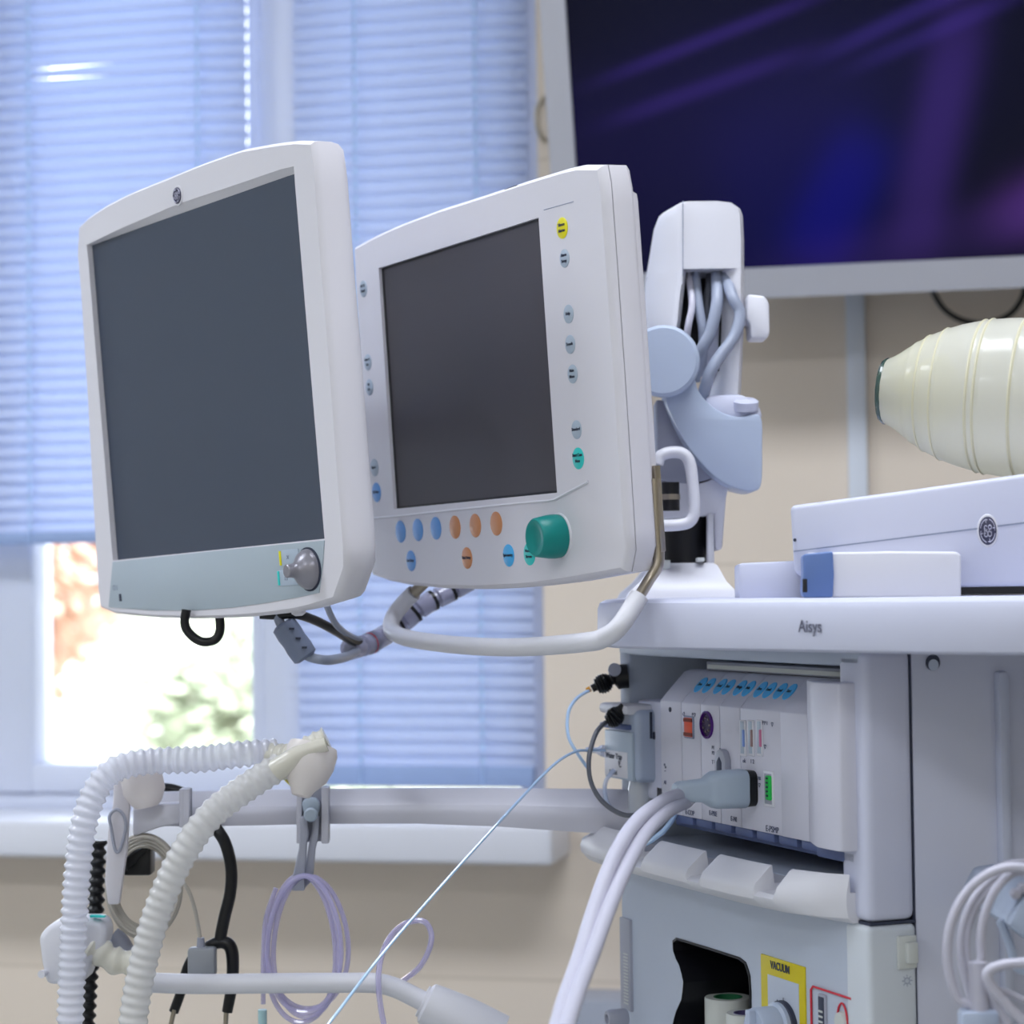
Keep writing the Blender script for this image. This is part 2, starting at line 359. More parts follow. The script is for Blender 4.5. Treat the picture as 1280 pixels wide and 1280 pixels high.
# ------------------------------------------------------------------ blinds
def slat_mat():
    return mat('translucent_blue_white_slat', (205, 213, 234), .4, transl=.42, tcol=(214, 226, 250))
mSlat = slat_mat(); mCord = mat('white_blind_cord', (215, 235, 255), .5, transl=.5); 
def blind(x0, x1, zb, zt, cords, label, tilt, yb=.018, railh=.02, bent=None):
    rt = root('venetian_blind', label, 'window blind', Fr(W.w(((x0 + x1) / 2, yb, zb)), -12.7), group=None)
    b = MB(); pitch = .0207; z = zb + railh + .008
    while z < zt - .03:
        def sect(x, tl, wdt=.0132):
            sec = []
            for k in range(6):
                t = -1 + 2 * k / 5; sec.append((yb + t * wdt * math.cos(tl), z + t * wdt * math.sin(tl) + .0018 * (1 - t * t)))
            return [(x, p[0], p[1]) for p in sec] + [(x, p[0], p[1] - .0004) for p in sec[::-1]]
        if bent and abs(z - bent[0]) < pitch / 2:      # one slat twisted open at its left part
            xx = np.linspace(x0, x1, 60); b.loft([sect(x, tilt - math.radians(26) * math.exp(-max(0, (x - bent[1]) / bent[2]) ** 2) * (1 if x > bent[1] - .01 else 0)) for x in xx], True, True)
        else: b.loft([sect(x0, tilt), sect(x1, tilt)], True, True)
        z += pitch
    part(rt, 'slats', b, mSlat, W)
    b = MB(); b.box(x0, x1, yb - .011, yb + .011, zb, zb + railh, .004); part(rt, 'bottom_rail', b, mat('blind_bottom_rail', (150, 172, 215) if railh < .03 else (190, 203, 222), .45), W)
    b = MB(); b.box(x0, x1, yb - .018, yb + .018, zt - .03, zt, .003); part(rt, 'head_rail', b, mFrame, W)
    for cx in cords:
        b = MB()
        zz = zb + railh
        b.tube([(cx, yb - .0135, zb + .002), (cx, yb - .0135, zt - .03)], .0011, 6, smooth=1)
        zz = zb + railh + .008
        while zz < zt - .04:        # ladder rungs round every slat
            b.box(cx - .0038, cx + .0038, yb - .0142, yb - .0128, zz - .0035, zz + .0055, .0006); zz += pitch
        part(rt, 'lift_cord', b, mCord, W)
    return rt
YBL = -.014; zbl = W.hit(60, 680, YBL)[2]; zbr = W.hit(560, 983, .02)[2]
blind(-1.02, hx(315, YBL), zbl, wz1 + .02, (W.hit(36, 300, YBL - .013)[0], W.hit(247, 200, YBL - .013)[0], -.55, -.9), 'pale blue venetian blind, half raised over the left window beside the open glass', math.radians(67), yb=YBL, bent=(W.hit(100, 97, YBL)[2], W.hit(38, 100, YBL)[0], .13))
blind(hx(374, .018), hx(668, .018), zbr, wz1 - .03, (W.hit(446, 400, .005)[0], W.hit(597, 400, .005)[0]), 'grey-blue venetian blind lowered fully to the sill, between the mullion and the television', math.radians(70), railh=.032)
# hook-shaped holder by the blind
b = MB(); b.tube([W.w(W.hit(x, y, c)) for x, y, c in ((679, 122, -.002), (672, 135, -.02), (671, 150, -.026), (674, 165, -.02), (681, 177, -.002))], .0035, 8)
single('blind_cord_hook', b, mat('cream_hook_plastic', (190, 180, 160), .5), 'small curved cream cord hook on the wall edge beside the right blind', 'hook')
# ------------------------------------------------------------------ television
TV = Fr(W.w((.8, -.1, 1.0)), -12.7, 16)
q = TV.hit(729, 344.5); TV = Fr(TV.w(q), -12.7, 16)
tv = root('television', 'large wall-mounted television with light grey bezel showing a dark blue and purple picture', 'television', TV)
tvw, tvh = 1.22, .69; bl = .036; bb = .042
b = MB(); y = 0
R_in = [(0, 0), (tvw, 0), (tvw, tvh), (0, tvh)]; R_out = [(-bl, -bb), (tvw + bl, -bb), (tvw + bl, tvh + bl), (-bl, tvh + bl)]
b.loft([[(p[0], .004, p[1]) for p in R_in], [(p[0], -.004, p[1]) for p in R_in], [(p[0], -.004, p[1]) for p in R_out], [(p[0] * 1.0, .03, p[1]) for p in R_out]])
part(tv, 'bezel', b, mTV, TV)
b = MB(); b.box(-.002, tvw + .002, .002, .01, -.002, tvh + .002); part(tv, 'screen', b, mTVpic, TV)
b = MB(); b.box(-bl, tvw + bl, .022, .045, -bb, tvh + bl, .006); b.box(.2, tvw - .2, .045, .075, .1, tvh - .1, .01); part(tv, 'rear_case', b, mBlack, TV)
b = MB(); z0 = TV.w((.6, .07, .3)); lz = W.l(z0); b.box(lz[0] - .1, lz[0] + .1, lz[1] - .02, 0, lz[2] - .08, lz[2] + .08, .004); part(tv, 'wall_bracket', b, mBlack, W)
b = MB(); b.tube([W.w(W.hit(x, yy, -.03)) for x, yy in ((1160, 345), (1168, 368), (1182, 388), (1205, 401), (1235, 404), (1262, 393), (1278, 372), (1284, 345))], .0042, 10)
single('power_cable', b, mBlack, 'black power cable hanging in a loop below the television, above the silicone bag', 'cable')

# ------------------------------------------------------------------ badge with the round monogram
def badge(mb, fr, o, r, y=-1):
    x, yy, z = o; q = (x, yy, z)
    mb.disc(q, r, .0012, m=mLens)
    def arc(cx, cz, rr, a0, a1, w): mb.tube([(x + cx + rr * math.cos(math.radians(a)), yy - .0014, z + cz + rr * math.sin(math.radians(a))) for a in np.linspace(a0, a1, 14)], w, 5, smooth=1, m=mSilver)
    for k in range(4): arc(0, 0, r * .82, 90 * k + 12, 90 * k + 78, r * .045); arc(r * .66 * math.cos(math.radians(90 * k + 8)), r * .66 * math.sin(math.radians(90 * k + 8)), r * .12, 90 * k - 40, 90 * k + 150, r * .04)
    # script-like G and E in looped strokes
    arc(-r * .22, r * .2, r * .17, 20, 330, r * .05); arc(-r * .2, -r * .22, r * .2, -200, 90, r * .05); arc(-r * .05, 0, r * .3, 140, 230, r * .05)
    arc(r * .24, r * .24, r * .16, -60, 250, r * .05); arc(r * .22, -r * .2, r * .2, -250, 60, r * .05); arc(r * .3, r * .02, r * .12, 90, 270, r * .04)
# ================================================================== MONITOR 1 (large)
m1 = root('patient_monitor', 'large flat patient monitor with blank blue-grey screen and silver knob, leftmost of the two displays', 'monitor', F1)
c1 = -.006
o1 = [[(99, 285), (112, 273), (135, 258), (165, 243), (205, 227), (250, 208.5), (299, 191), (340, 183.5), (370, 180), (384, 179.5)],
      [(388, 181), (391, 195), (401, 330), (411, 450), (422, 600), (430, 700), (426, 735)],
      [(416, 746), (377, 758), (340, 764), (299, 768), (240, 770), (190, 768.5), (150, 765), (131, 762)],
      [(125.5, 757), (123, 735), (118, 650), (110, 500), (101, 360), (96.5, 310), (96, 295)]]
i1 = [[(108.3, 306), (150, 286), (222, 255), (300, 229), (345, 213.5), (366, 206.5)], [(367.2, 208), (367.6, 216.3), (405.6, 673.4)], [(405.6, 673.4), (141, 700.6)], [(141, 700.6), (108.8, 307)]]
s1 = [[(108.8, 306.9), (367.5, 216.3)], [(367.5, 216.3), (405.6, 673.4)], [(405.6, 673.4), (141, 700.6)], [(141, 700.6), (108.8, 306.9)]]
O1 = ring4(F1, o1, c1, 20); I1 = ring4(F1, i1, c1, 20); S1 = ring4(F1, s1, c1, 20)
b = MB(); b.loft([ry(S1, .0005, 0), I1, O1, ry(O1, -.0035, -.0022), ry(O1, 0, -.003), ry(O1, .0034, -.003)]); part(m1, 'front_bezel', b, mShell, F1)
b = MB(); b.loft([ry(O1, .0032, -.001), ry(O1, .0034, -.003), ry(O1, .012, -.003), ry(O1, .02, -.0015), ry(O1, .027, .0025), ry(O1, .033, .011), ry(O1, .044, .05), ry(O1, .055, .09)], True, True); part(m1, 'rear_housing', b, mShell, F1)
xs = [p[0] for p in S1]; zs = [p[2] for p in S1]
b = MB(); cs = [F1.hit(*p, c1) for p in ((108.8, 306.9), (367.5, 216.3), (405.6, 673.4), (141, 700.6))]
b.prism([(p[0] + (.001 if p[0] > 0 else -.001), p[2] + (.001 if p[2] > 0 else -.001)) for p in cs], -.0006, .003); part(m1, 'screen', b, mScr1, F1)
cp = [(140.5, 702.5), (250, 690.5), (405, 675.5), (403, 705), (398.5, 741), (370, 747), (330, 754), (290, 759.5), (245, 763), (190, 763), (160, 761), (135.5, 759)]
b = MB(); pp = [F1.hit(x, y, -.0068) for x, y in cp]; b.prism([(p[0], p[2]) for p in pp], -.0068, -.003, .0004); cpo = part(m1, 'control_strip', b, mStrip, F1)
kq = F1.hit(386.5, 711.5, -.0068)
b = MB(); b.lathe([(.0182, 0), (.0182, .001), (.017, .0012)], kq, m=mInk); b.lathe([(.0168, .001), (.0166, .003), (.0145, .0065), (.0105, .010), (.0075, .0125), (.006, .0155), (.0056, .019), (.0056, .0215), (.0048, .0222)], kq); kn = part(m1, 'rotary_knob', b, mSatin, F1)
for nm, (px, py), colr in (('yellow', (357.5, 697), mYel), ('teal', (355.5, 722), mTealB)):
    q = F1.hit(px + 4, py, -.0068); b = MB(); b.box(q[0] - .013, q[0] + .016, -.0076, -.0066, q[2] - .0068, q[2] + .0068, .0004, m=mGB)
    b.box(q[0] - .0142, q[0] - .0112, -.0082, -.0066, q[2] - .006, q[2] + .006, .0003, m=colr)
    b.text('×' if nm == 'yellow' else '⌂', .007, (q[0] - .001, -.0078, q[2]), m=mInkL); part(m1, 'button', b, mGB, F1, label='button with %s edge mark' % nm)
q = F1.hit(222.5, 244.5, c1); b = MB(); b.lathe([(.0088, 0), (.0088, .0006), (.0078, .0008)], (q[0], c1, q[2]), m=mShell); badge(b, F1, (q[0], c1 - .0003, q[2]), .0074); part(m1, 'badge', b, mLens, F1)
q = F1.hit(150.5, 747, -.0068); b = MB(); b.box(q[0] - .0022, q[0] + .0022, -.0074, -.0066, q[2] - .0035, q[2] + .0035, .0004, m=mInk); part(m1, 'indicator', b, mInk, F1)
q = F1.hit(144, 735, -.0068); b = MB(); b.text('O I', .007, (q[0], -.0069, q[2]), m=mInkL); part(m1, 'power_marking', b, mInkL, F1)
# foot and rear mount under monitor 1
q = F1.hit(378, 762, .02); b = MB(); b.lathe([(.007, 0), (.006, .007), (.003, .009)], (q[0], .016, q[2] + .004), (0, 0, -1)); part(m1, 'foot', b, mShell, F1)
b = MB(); b.box(-.05, .05, .05, .08, -.06, .03, .006); part(m1, 'mounting_block', b, mGrey, F1)
# ================================================================== MONITOR 2
m2 = root('ventilator_display', 'white anaesthesia ventilator display with round coloured buttons, teal knob and blank charcoal screen', 'display', F2)
c2 = -.006
o2 = [[(443.5, 312), (470, 297.5), (500, 284), (545, 267), (600, 249.5), (650, 233), (700, 217.5), (722, 212.5), (738, 210.8)],
      [(746, 213), (749, 220), (757, 330), (766, 460), (775, 600), (781, 695), (779, 706)],
      [(775, 709.5), (750, 714), (700, 723), (650, 729), (600, 731.5), (550, 730.5), (510, 727), (471, 719.5)],
      [(465, 715), (462, 690), (455, 540), (449, 410), (443.5, 325)]]
s2 = [[(473.1, 335.3), (673.1, 271.9)], [(673.1, 271.9), (696.3, 615.9)], [(696.3, 615.9), (492.5, 636.3)], [(492.5, 636.3), (473.1, 335.3)]]
O2 = ring4(F2, o2, c2, 20); S2 = ring4(F2, s2, c2, 20)
i2 = [[(470.5, 331), (673, 265)], [(673.6, 265), (697.5, 619)], [(697.5, 619), (491, 640)], [(491, 640), (470.5, 331)]]
I2 = ring4(F2, s2, c2, 20)
b = MB(); b.loft([ry(S2, -.0015, 0), I2, O2, ry(O2, -.0035, -.0026), ry(O2, 0, -.0038), ry(O2, .002, -.004)]); part(m2, 'front_bezel', b, mShell, F2)
b = MB(); b.loft([ry(O2, .002, -.0032), ry(O2, .0026, -.0032)], m=mInkL); b.loft([ry(O2, .0026, -.0042), ry(O2, .019, -.0042), ry(O2, .0235, -.001), ry(O2, .025, .004)], True, True); part(m2, 'housing', b, mShell, F2)
T2 = [(p[0], p[1], min(p[2], .118)) for p in O2]
b = MB(); b.loft([ry(T2, .0235, .0), ry(T2, .029, .002), ry(T2, .033, .007), ry(T2, .035, .02)], True, True); part(m2, 'rear_cover', b, mShell, F2)
cs = [F2.hit(*p, c2) for p in ((473.1, 335.3), (673.1, 271.9), (696.3, 615.9), (492.5, 636.3))]
b = MB(); b.prism([(p[0] + (.001 if p[0] > 0 else -.001), p[2] + (.001 if p[2] > 0 else -.001)) for p in cs], -.0024, -.0004)
sc2 = part(m2, 'screen', b, mScr2, F2)
b = MB(); ins = [(cs[0][0], cs[0][2]), (cs[1][0], cs[1][2]), (cs[2][0], cs[2][2]), (cs[3][0], cs[3][2])]
ctr = (sum(p[0] for p in ins) / 4, sum(p[1] for p in ins) / 4)
k_ = [(ctr[0] + (p[0] - ctr[0]) * .972, ctr[1] + (p[1] - ctr[1]) * .982) for p in ins]
b.loft([[(p[0], -.0028, p[1]) for p in ins], [(p[0], -.0026, p[1]) for p in k_]]); part(m2, 'screen_surround', b, mBlack, F2)
def btn(px, py, r, m, txt=None, ts=.0036, h=.0008):
    q = F2.hit(px, py, c2); b = MB(); b.disc((q[0], c2 + .0001, q[2]), r, h, m=m)
    if txt:
        L = txt.split('\n')
        for i, t in enumerate(L): b.text(t, ts, (q[0], c2 - h - .0002, q[2] + (len(L) - 1) * .0024 - i * .0048 + .0003), m=mInk, bold=.00005)
    part(m2, 'button', b, m, F2, label=BN[m.name])
BN = {mYel.name: 'round yellow button', mGB.name: 'round grey button', mTealB.name: 'round teal button', mBlueB.name: 'round blue button', mOr.name: 'round orange button', mSky.name: 'round sky blue button'}
for a in ((703, 285, .0086, mYel, 'Silence\nAlarms'), (706, 323, .0074, mGB, 'Alarm\nSetup'), (711, 392.5, .0076, mGB, 'Help', ), (713, 430.5, .0076, mGB, 'Trends'),
          (716, 467.5, .0076, mGB, 'Main\nMenu'), (721, 537, .0076, mGB, 'Standard'), (723, 573, .0088, mTealB, 'Start Case\nNow'),
          (454.5, 361, .0078, mGB, 'AC 11\nHood'), (460, 453, .0078, mGB, 'Auto 2\nSet'), (462, 484, .0078, mGB, 'Re\nSet'), (468.3, 584.5, .0084, mGB, 'Bypass'), (470.8, 615.5, .0094, mBlueB, 'O2 Flow'),
          (501, 664.5, .0104, mBlueB), (522.5, 662.3, .0104, mBlueB), (545, 660.3, .0104, mBlueB), (569, 659, .0104, mOr), (594.3, 657, .0104, mOr), (620.5, 654.5, .0104, mOr),
          (514, 701, .0096, mBlueB, 'Gas Setup'), (584, 697.5, .0096, mOr, 'Vent Setup'), (636, 694.3, .0096, mSky, 'Spirometry'), (662, 692.5, .0096, mTealB, 'Normal\nScreen')):
    btn(*a)
q = F2.hit(700, 670, c2); b = MB(); b.lathe([(.0192, 0), (.0186, .0012), (.017, .0016)], (q[0], c2, q[2]), m=mWhite)
b.lathe([(.0178, .0016), (.0182, .006), (.0178, .012), (.0160, .0228), (.0148, .0242), (.0125, .0242), (.0085, .0226), (.006, .0218)], (q[0], c2, q[2]), m=mTeal); part(m2, 'rotary_knob', b, mTeal, F2)
b = MB(); b.tube([F2.hit(x, y, c2 - .0002) for x, y in ((465, 648), (500, 645), (560, 638.5), (640, 630), (688, 625.5), (700, 621), (735, 602.5))], .0013, 6, smooth=4); part(m2, 'panel_ridge', b, mWhite, F2)
b = MB()
for pl in (((680, 262.5), (717, 252)),):
    b.tube([F2.hit(x, y, c2) for x, y in pl], .0004, 5, smooth=1)
part(m2, 'keypad_edge', b, mInkL, F2)
b = MB(); q = F2.hit(638, 235.5, c2 + .002); b.box(q[0] - .011, q[0] + .011, -.004, .003, q[2] - .0012, q[2] + .0012, .0005); part(m2, 'alarm_lamp', b, mDark, F2)
# grab handle under display 2
hp = [(818.5, 598, .026), (821, 650, .026), (823.5, 690, .026), (822, 708, .024), (812, 724, .018), (795, 752, .004), (775, 782, -.012), (755, 797, -.02), (730, 803, -.026), (650, 809, -.03), (580, 807, -.03), (520, 800, -.028), (496, 793, -.02), (489, 785, -.01), (492, 770, .002), (508, 750, .014), (524, 735, .022), (532, 726, .026)]
H = [F2.hit(*p) for p in hp]
hr = root('grab_handle', None, None, F2) if False else None
b = MB(); b.tube([H[4] * .25 + H[5] * .75] + H[6:-2] + [H[-2] * .6 + H[-3] * .4], .0078, 14); hd = part(m2, 'grab_handle', b, mWhite, F2)
b = MB(); b.tube(H[-3:] + [H[-1] + np.array([.01, .002, .012])], .0055, 12); part(hd, 'steel_bracket', b, mSteel, F2, label='bare steel bracket')
b = MB(); b.tube([H[0], H[1], H[2], H[3], H[4], H[5]], .0045, 12)
q = H[0]; b.box(q[0] - .003, q[0] + .0035, q[1] - .0015, q[1] + .004, H[2][2], q[2] + .01, .001); part(hd, 'steel_bracket', b, mSteel, F2, label='bare steel bracket')
# ================================================================== MONITOR ARM
D = Fr(P(868, 750, 2.02), 0)
def d2(pts, c=0.): return [(D.hit(x, y, c)[0], D.hit(x, y, c)[2]) for x, y in pts]
arm = root('monitor_arm', 'white articulated monitor arm with round joint on the worktop behind the displays', 'monitor arm', D)
def slices(rows, dl=.05, dr=.012, back=.085):
    R = []
    for py, xl, xm, xr in rows:
        g = lambda x, c: D.hit(x, py, c)
        z = g(xm, 0)[2]; L_ = g(xl, dl)[0]; Mx = g(xm, 0)[0]; Rr = g(xr, dr)[0]; Rf = g(xr - 4, 0)[0]
        R.append([(L_, dl, z), (Mx - .003, .004, z), (Mx + .003, 0, z), (Rf, 0, z), (Rr, dr, z), (Rr, back, z), (L_, back, z)])
    return R
b = MB(); b.loft(slices([(251.5, 838, 858, 900), (254, 829, 852, 918), (259, 823.5, 850, 925), (268, 820, 849.5, 928.5), (300, 815, 850, 930), (334, 809.5, 853, 930), (336, 809, 853, 930)]), True, True); part(arm, 'head_cover', b, mWhite, D)
b = MB(); b.loft(slices([(335, 809.5, 849, 857), (355, 808, 849, 856), (400, 809, 842, 851), (425, 815, 838, 846)]), True, True)
b.loft(slices([(335, 900, 918, 930), (400, 900, 917, 929.5), (450, 898, 915, 928), (493, 893, 912, 926)], .02, .012), True, True); part(arm, 'column', b, mWhite, D)
b = MB(); b.prism(d2([(850, 340), (920, 340), (915, 470), (850, 470)], .07), .065, .075, m=mDark); b.prism(d2([(884, 378), (906, 384), (904, 466), (876, 466)], .03), .02, .06, .002, m=mLilac); b.prism(d2([(900, 386), (907, 386), (905, 464), (897, 464)], .018), .0175, .021, m=mDark); part(arm, 'cable_opening', b, mDark, D)
b = MB(); b.tube([D.hit(853.5, y, -.0004) for y in (251, 270, 345)], .0004, 5, smooth=1); part(arm, 'cover_seam', b, mInkL, D)
# arm link, joint
b = MB(); b.prism(d2(catmull([(846, 470), (866, 470), (873, 488), (884, 502), (900, 514), (922, 521), (950, 519), (953, 560), (952, 603), (944, 613.5), (925, 612), (903, 603), (880, 583), (858, 556), (842, 525), (832, 495)], 4, True), -.03), -.03, .035, .004); part(arm, 'link', b, mArm, D)
q = D.hit(829, 451, -.045); b = MB(); b.lathe([(.031, -.02), (.0335, -.005), (.0328, .0), (.0300, .0025)], q, (-.12, -.99, .0), 48, m=mArm); part(arm, 'joint_cap', b, mArm, D)
b = MB(); b.prism(d2([(876, 497), (926, 495), (948, 512), (950, 530), (885, 530)], .0), -.025, .05, .006); q = D.hit(932, 512, -.02); b.lathe([(.012, 0), (.012, .008), (.009, .010)], q, (0, -.3, 1)); part(arm, 'lower_joint', b, mLilac, D)
q0 = D.hit(929, 398, .01); b = MB(); b.lathe([(.0075, 0), (.0075, .012)], q0, (1, 0, 0)); b.prism(d2([(934, 368), (955, 370), (961, 378), (962, 414), (960, 423), (938, 423), (937, 405), (932, 400)], -.005), -.008, .03, .003); part(arm, 'tightening_knob', b, mWhite, D)
b = MB(); b.prism(d2([(820, 498), (845, 505), (868, 545), (905, 600), (870, 612), (822, 600)], .0), .0, .045, .004); part(arm, 'tilt_bracket', b, mGrey, D)
b = MB(); q = D.hit(838, 622, -.03); b.lathe([(.0085, -.012), (.0085, -.005), (.0085, .004), (.0085, .014)], q, (0, 0, 1), 20, m=mBlack); b.lathe([(.0092, -.002), (.0092, .003)], q, (0, 0, 1), 20, m=mSteel); part(arm, 'tilt_screw', b, mBlack, D)
b = MB(); b.tube([D.hit(x, y, -.035) for x, y in ((822, 580), (826, 570), (838, 565.5), (853, 567), (862, 578), (866, 605), (868, 638), (862, 652), (848, 656), (826, 657))], .0055, 12, sx=1.); part(arm, 'guard_loop', b, mWhite, D)
b = MB(); b.prism(d2([(824, 604), (860, 600), (915, 588), (908, 622), (903, 688), (893, 688), (892, 644), (826, 650)], .0), .0, .07, .004); part(arm, 'pedestal_neck', b, mWhite, D)
q = D.hit(858, 705, .03); b = MB(); b.lathe([(.0235, -.01), (.0235, .05)], q, (0, 0, 1), 32, m=mBlack); part(arm, 'pivot_pole', b, mBlack, D)
b = MB(); b.prism(d2([(884, 642), (892, 642), (893, 735), (883, 735)]), -.004, .01, .002); part(arm, 'support_strut', b, mWhite, D)
def brow(py, x0, x1, y0, y1): a = D.hit(x0, py, y0); c = D.hit(x1, py, y0); z = a[2]; return [(a[0], y0, z), (c[0], y0, z), (c[0], y1, z), (a[0], y1, z)]
b = MB(); b.loft([brow(704, 826, 892, -.01, .09), brow(708, 815, 897, -.016, .1), brow(728, 800, 908, -.03, .11), brow(741, 786, 921, -.04, .12), brow(752, 780, 926, -.042, .125)], True, True); part(arm, 'pedestal_base', b, mWhite, D)
b = MB(); b.prism(d2([(826, 700), (838, 700), (838, 711), (826, 712)], -.02), -.02, -.005, .001); part(arm, 'pedestal_clip', b, mPaper, D); b = MB(); b.prism(d2([(871, 697), (881, 697), (881, 702), (871, 703)], -.02), -.02, -.005, .001); part(arm, 'pedestal_clip', b, mPaper, D)
# arm that carries both displays (behind them)
b = MB(); 
qa = F2.w((.02, .043, .03)); qb = D.w(D.hit(845, 470, .0)); b.tube([qa, (qa * .5 + qb * .5) + np.array([0, .03, 0]), qb], .022, 16, m=mGrey)
qc = F1.w((0, .08, -.03)); b.tube([qc, np.array([-.215, 2.06, qc[2]]), np.array([-.13, 2.15, qc[2]]), np.array([0, 2.13, qc[2] + .01]), np.array([.1, 2.08, qb[2]])], .017, 16, m=mGrey); b.fr = WORLD; part(arm, 'carrier_bar', b, mGrey, WORLD)
# cables in the head opening
for i, (pts, r, m_) in enumerate((([(861, 325, .04), (862, 350, .02), (865, 380, .005), (860, 410, .0), (856, 440, .01)], .0034, mWhCab), ([(869, 325, .04), (870, 350, .02), (874, 385, .008), (879, 420, .004), (877, 470, .012)], .0045, mGreyCab), ([(897, 325, .04), (896, 350, .015), (896, 380, -.002), (888, 415, -.006), (876, 440, -.004), (868, 475, .01)], .0058, mGreyCab),
                               ([(909, 325, .04), (909, 350, .012), (916, 372, -.005), (925, 392, -.008), (918, 420, -.014), (900, 445, -.022), (888, 465, -.026), (880, 490, -.02), (872, 520, .0)], .0056, mGreyCab), ([(888, 325, .05), (887, 350, .03), (884, 380, .02), (884, 430, .025), (890, 470, .03)], .004, mDkCab))):
    b = MB(); b.tube([D.w(D.hit(*p)) for p in pts], r, 10)
    single('arm_cable', b, m_, ['thin white printed cable at the left of the arm opening', 'grey cable second from left in the arm opening', 'thick grey cable bending left in the middle of the arm opening', 'thick grey cable swinging out at the right of the arm opening', 'dark grey cable deepest in the arm opening'][i], 'cable')
# ================================================================== cables below the displays
b = MB(); b.tube([P(x, y, 1.93) for x, y in ((233, 762), (231, 780), (238, 793), (252, 802), (268, 800), (275, 788), (274, 764))], .0042, 10); single('cable', b, mBlack, 'small black cable loop hanging below the large patient monitor', 'cable')
fx = Fr(P(368, 800, 1.9), 0)
gc = root('display_cable', 'grey display cable with ferrite block curving below the patient monitor', 'cable', Fr(P(400, 826, 1.9)))
b = MB(); b.tube([P(x, y, Y) for x, y, Y in ((345, 764, 1.9), (350, 778, 1.9), (358, 790, 1.9), (370, 806, 1.9), (385, 820, 1.9), (405, 825, 1.9), (420, 824, 1.93), (435, 820, 1.99), (448, 812, 2.04))], .0044, 10, m=mGreyCab); part(gc, 'cable_jacket', b, mGreyCab, WORLD)
b = MB(); a0, a1 = P(353, 779, 1.9), P(383, 823, 1.9); ax_ = a1 - a0; L_ = np.linalg.norm(ax_); b.lathe([(.008, 0), (.0112, .002), (.0118, L_ * .3), (.0112, L_ * .5), (.0118, L_ * .7), (.0112, L_ - .002), (.008, L_)], a0, ax_, 12)
for t in (.25, .52, .78):
    pq = a0 + ax_ * t + np.array([.004, -.0105, .003]); b.box(pq[0] - .0022, pq[0] + .0022, pq[1] - .001, pq[1] + .002, pq[2] - .0009, pq[2] + .0009, m=mInk)
part(gc, 'ferrite_block', b, mat('ferrite_grey', (118, 128, 152), .45), WORLD)
b = MB(); b.tube([P(x, y, Y) for x, y, Y in ((325, 768, 1.9), (345, 769, 1.9), (370, 768, 1.9), (395, 776, 1.93), (420, 789, 1.97), (440, 801, 2.02), (458, 806, 2.05))], .0042, 10); single('cable', b, mBlack, 'black cable arching below the patient monitor towards the cable wrap', 'cable')
b = MB(); b.tube([P(x, y, Y) for x, y, Y in ((408, 756, 1.87), (414, 770, 1.9), (422, 783, 1.95), (436, 794, 2.0), (455, 802, 2.05))], .003, 8); single('cable', b, mGreyCab, 'thin grey cable dropping from the patient monitor corner to the cable wrap', 'cable')
sw = root('cable_wrap', 'clear spiral-wrapped cable bundle with black bands running up behind the grab handle', 'cable bundle', Fr(P(455, 820, 2.05)))
path = [P(x, y, Y) for x, y, Y in ((436, 812, 2.03), (465, 803, 2.06), (497, 783, 2.09), (530, 757, 2.10), (560, 741, 2.11), (590, 724, 2.12))]
b = MB(); b.tube(path, .0095, 14, step=.002, rf=lambda s_, t: .0088 + (.0014 if (s_ % .021) < .017 else -.001)); part(sw, 'wrap', b, mSpiral, WORLD)
b = MB(); b.tube(path, .006, 10); part(sw, 'inner_cable', b, mGreyCab, WORLD)
PP = resample(catmull(path, 10), .001)
for i in (74, 97, 119, 140):
    if i < len(PP) - 3:
        b = MB(); d = PP[i + 2] - PP[i]; b.lathe([(.0104, 0), (.0104, .0035)], PP[i], d, 16); part(sw, 'band', b, mBlack, WORLD, label='black band')
b = MB(); q = PP[30]; d = PP[34] - PP[30]
for k in range(4): b.lathe([(.0108, k * .0022), (.0108, k * .0022 + .0008)], q, d, 14, m=mRed if k == 1 else mInkL)
part(sw, 'printed_tag', b, mInkL, WORLD)

# ================================================================== ANAESTHESIA MACHINE
Zt, Zb = .993, .9535
am = root('anaesthesia_machine', 'white anaesthesia machine with bow-fronted worktop, module bay, tray and black storage cubby', 'medical machine', Fr(M.w((0, .25, FLOOR)), -67.97))
wt = [(-.42, -.012), (-.36, -.048), (-.30, -.078), (-.255, -.1), (-.215, -.113), (-.18, -.1175), (-.14, -.11), (-.08, -.0917), (0, -.0674), (.08, -.043), (.15, -.015), (.21, .03), (.25, .10), (.275, .2), (.28, .3), (.25, .42), (.2, .55)]
wc = catmull(wt, 5) + [np.array((-.46, .55)), np.array((-.46, .02))]
cen = np.array((-.05, .25))
def wr(z, ins): return [(p[0] + (cen[0] - p[0]) * ins / np.linalg.norm(cen - p), p[1] + (cen[1] - p[1]) * ins / np.linalg.norm(cen - p), z) for p in wc]
b = MB(); b.loft([wr(Zb, .03), wr(Zb, .006), wr(Zb + .002, .0015), wr(Zb + .006, 0), wr(Zt - .008, 0.0005), wr(Zt - .003, .0025), wr(Zt - .0006, .007), wr(Zt, .014)], True, True, m=mLilac); wk = part(am, 'worktop', b, mLilac, M)
TX = Fr(M.w((-.04, -.0795 - .0006, 0)), -67.97 + math.degrees(math.atan2(.074, .243)))
q = TX.hit(1013, 783.5); b = MB(); b.text('Aisys', .0128, (q[0], -.0006, q[2]), m=mat('grey_lettering', (96, 98, 118), .6), sx=.86, bold=.0001); part(wk, 'lettering', b, mInkL, TX, label='grey Aisys lettering')
X0 = -.43
b = MB()
b.box(X0, 0, 0, .5, .9405, .9535, .003)               # top rail over the bay
b.box(X0, .0, .17, .5, .75, .945)                     # back of bay
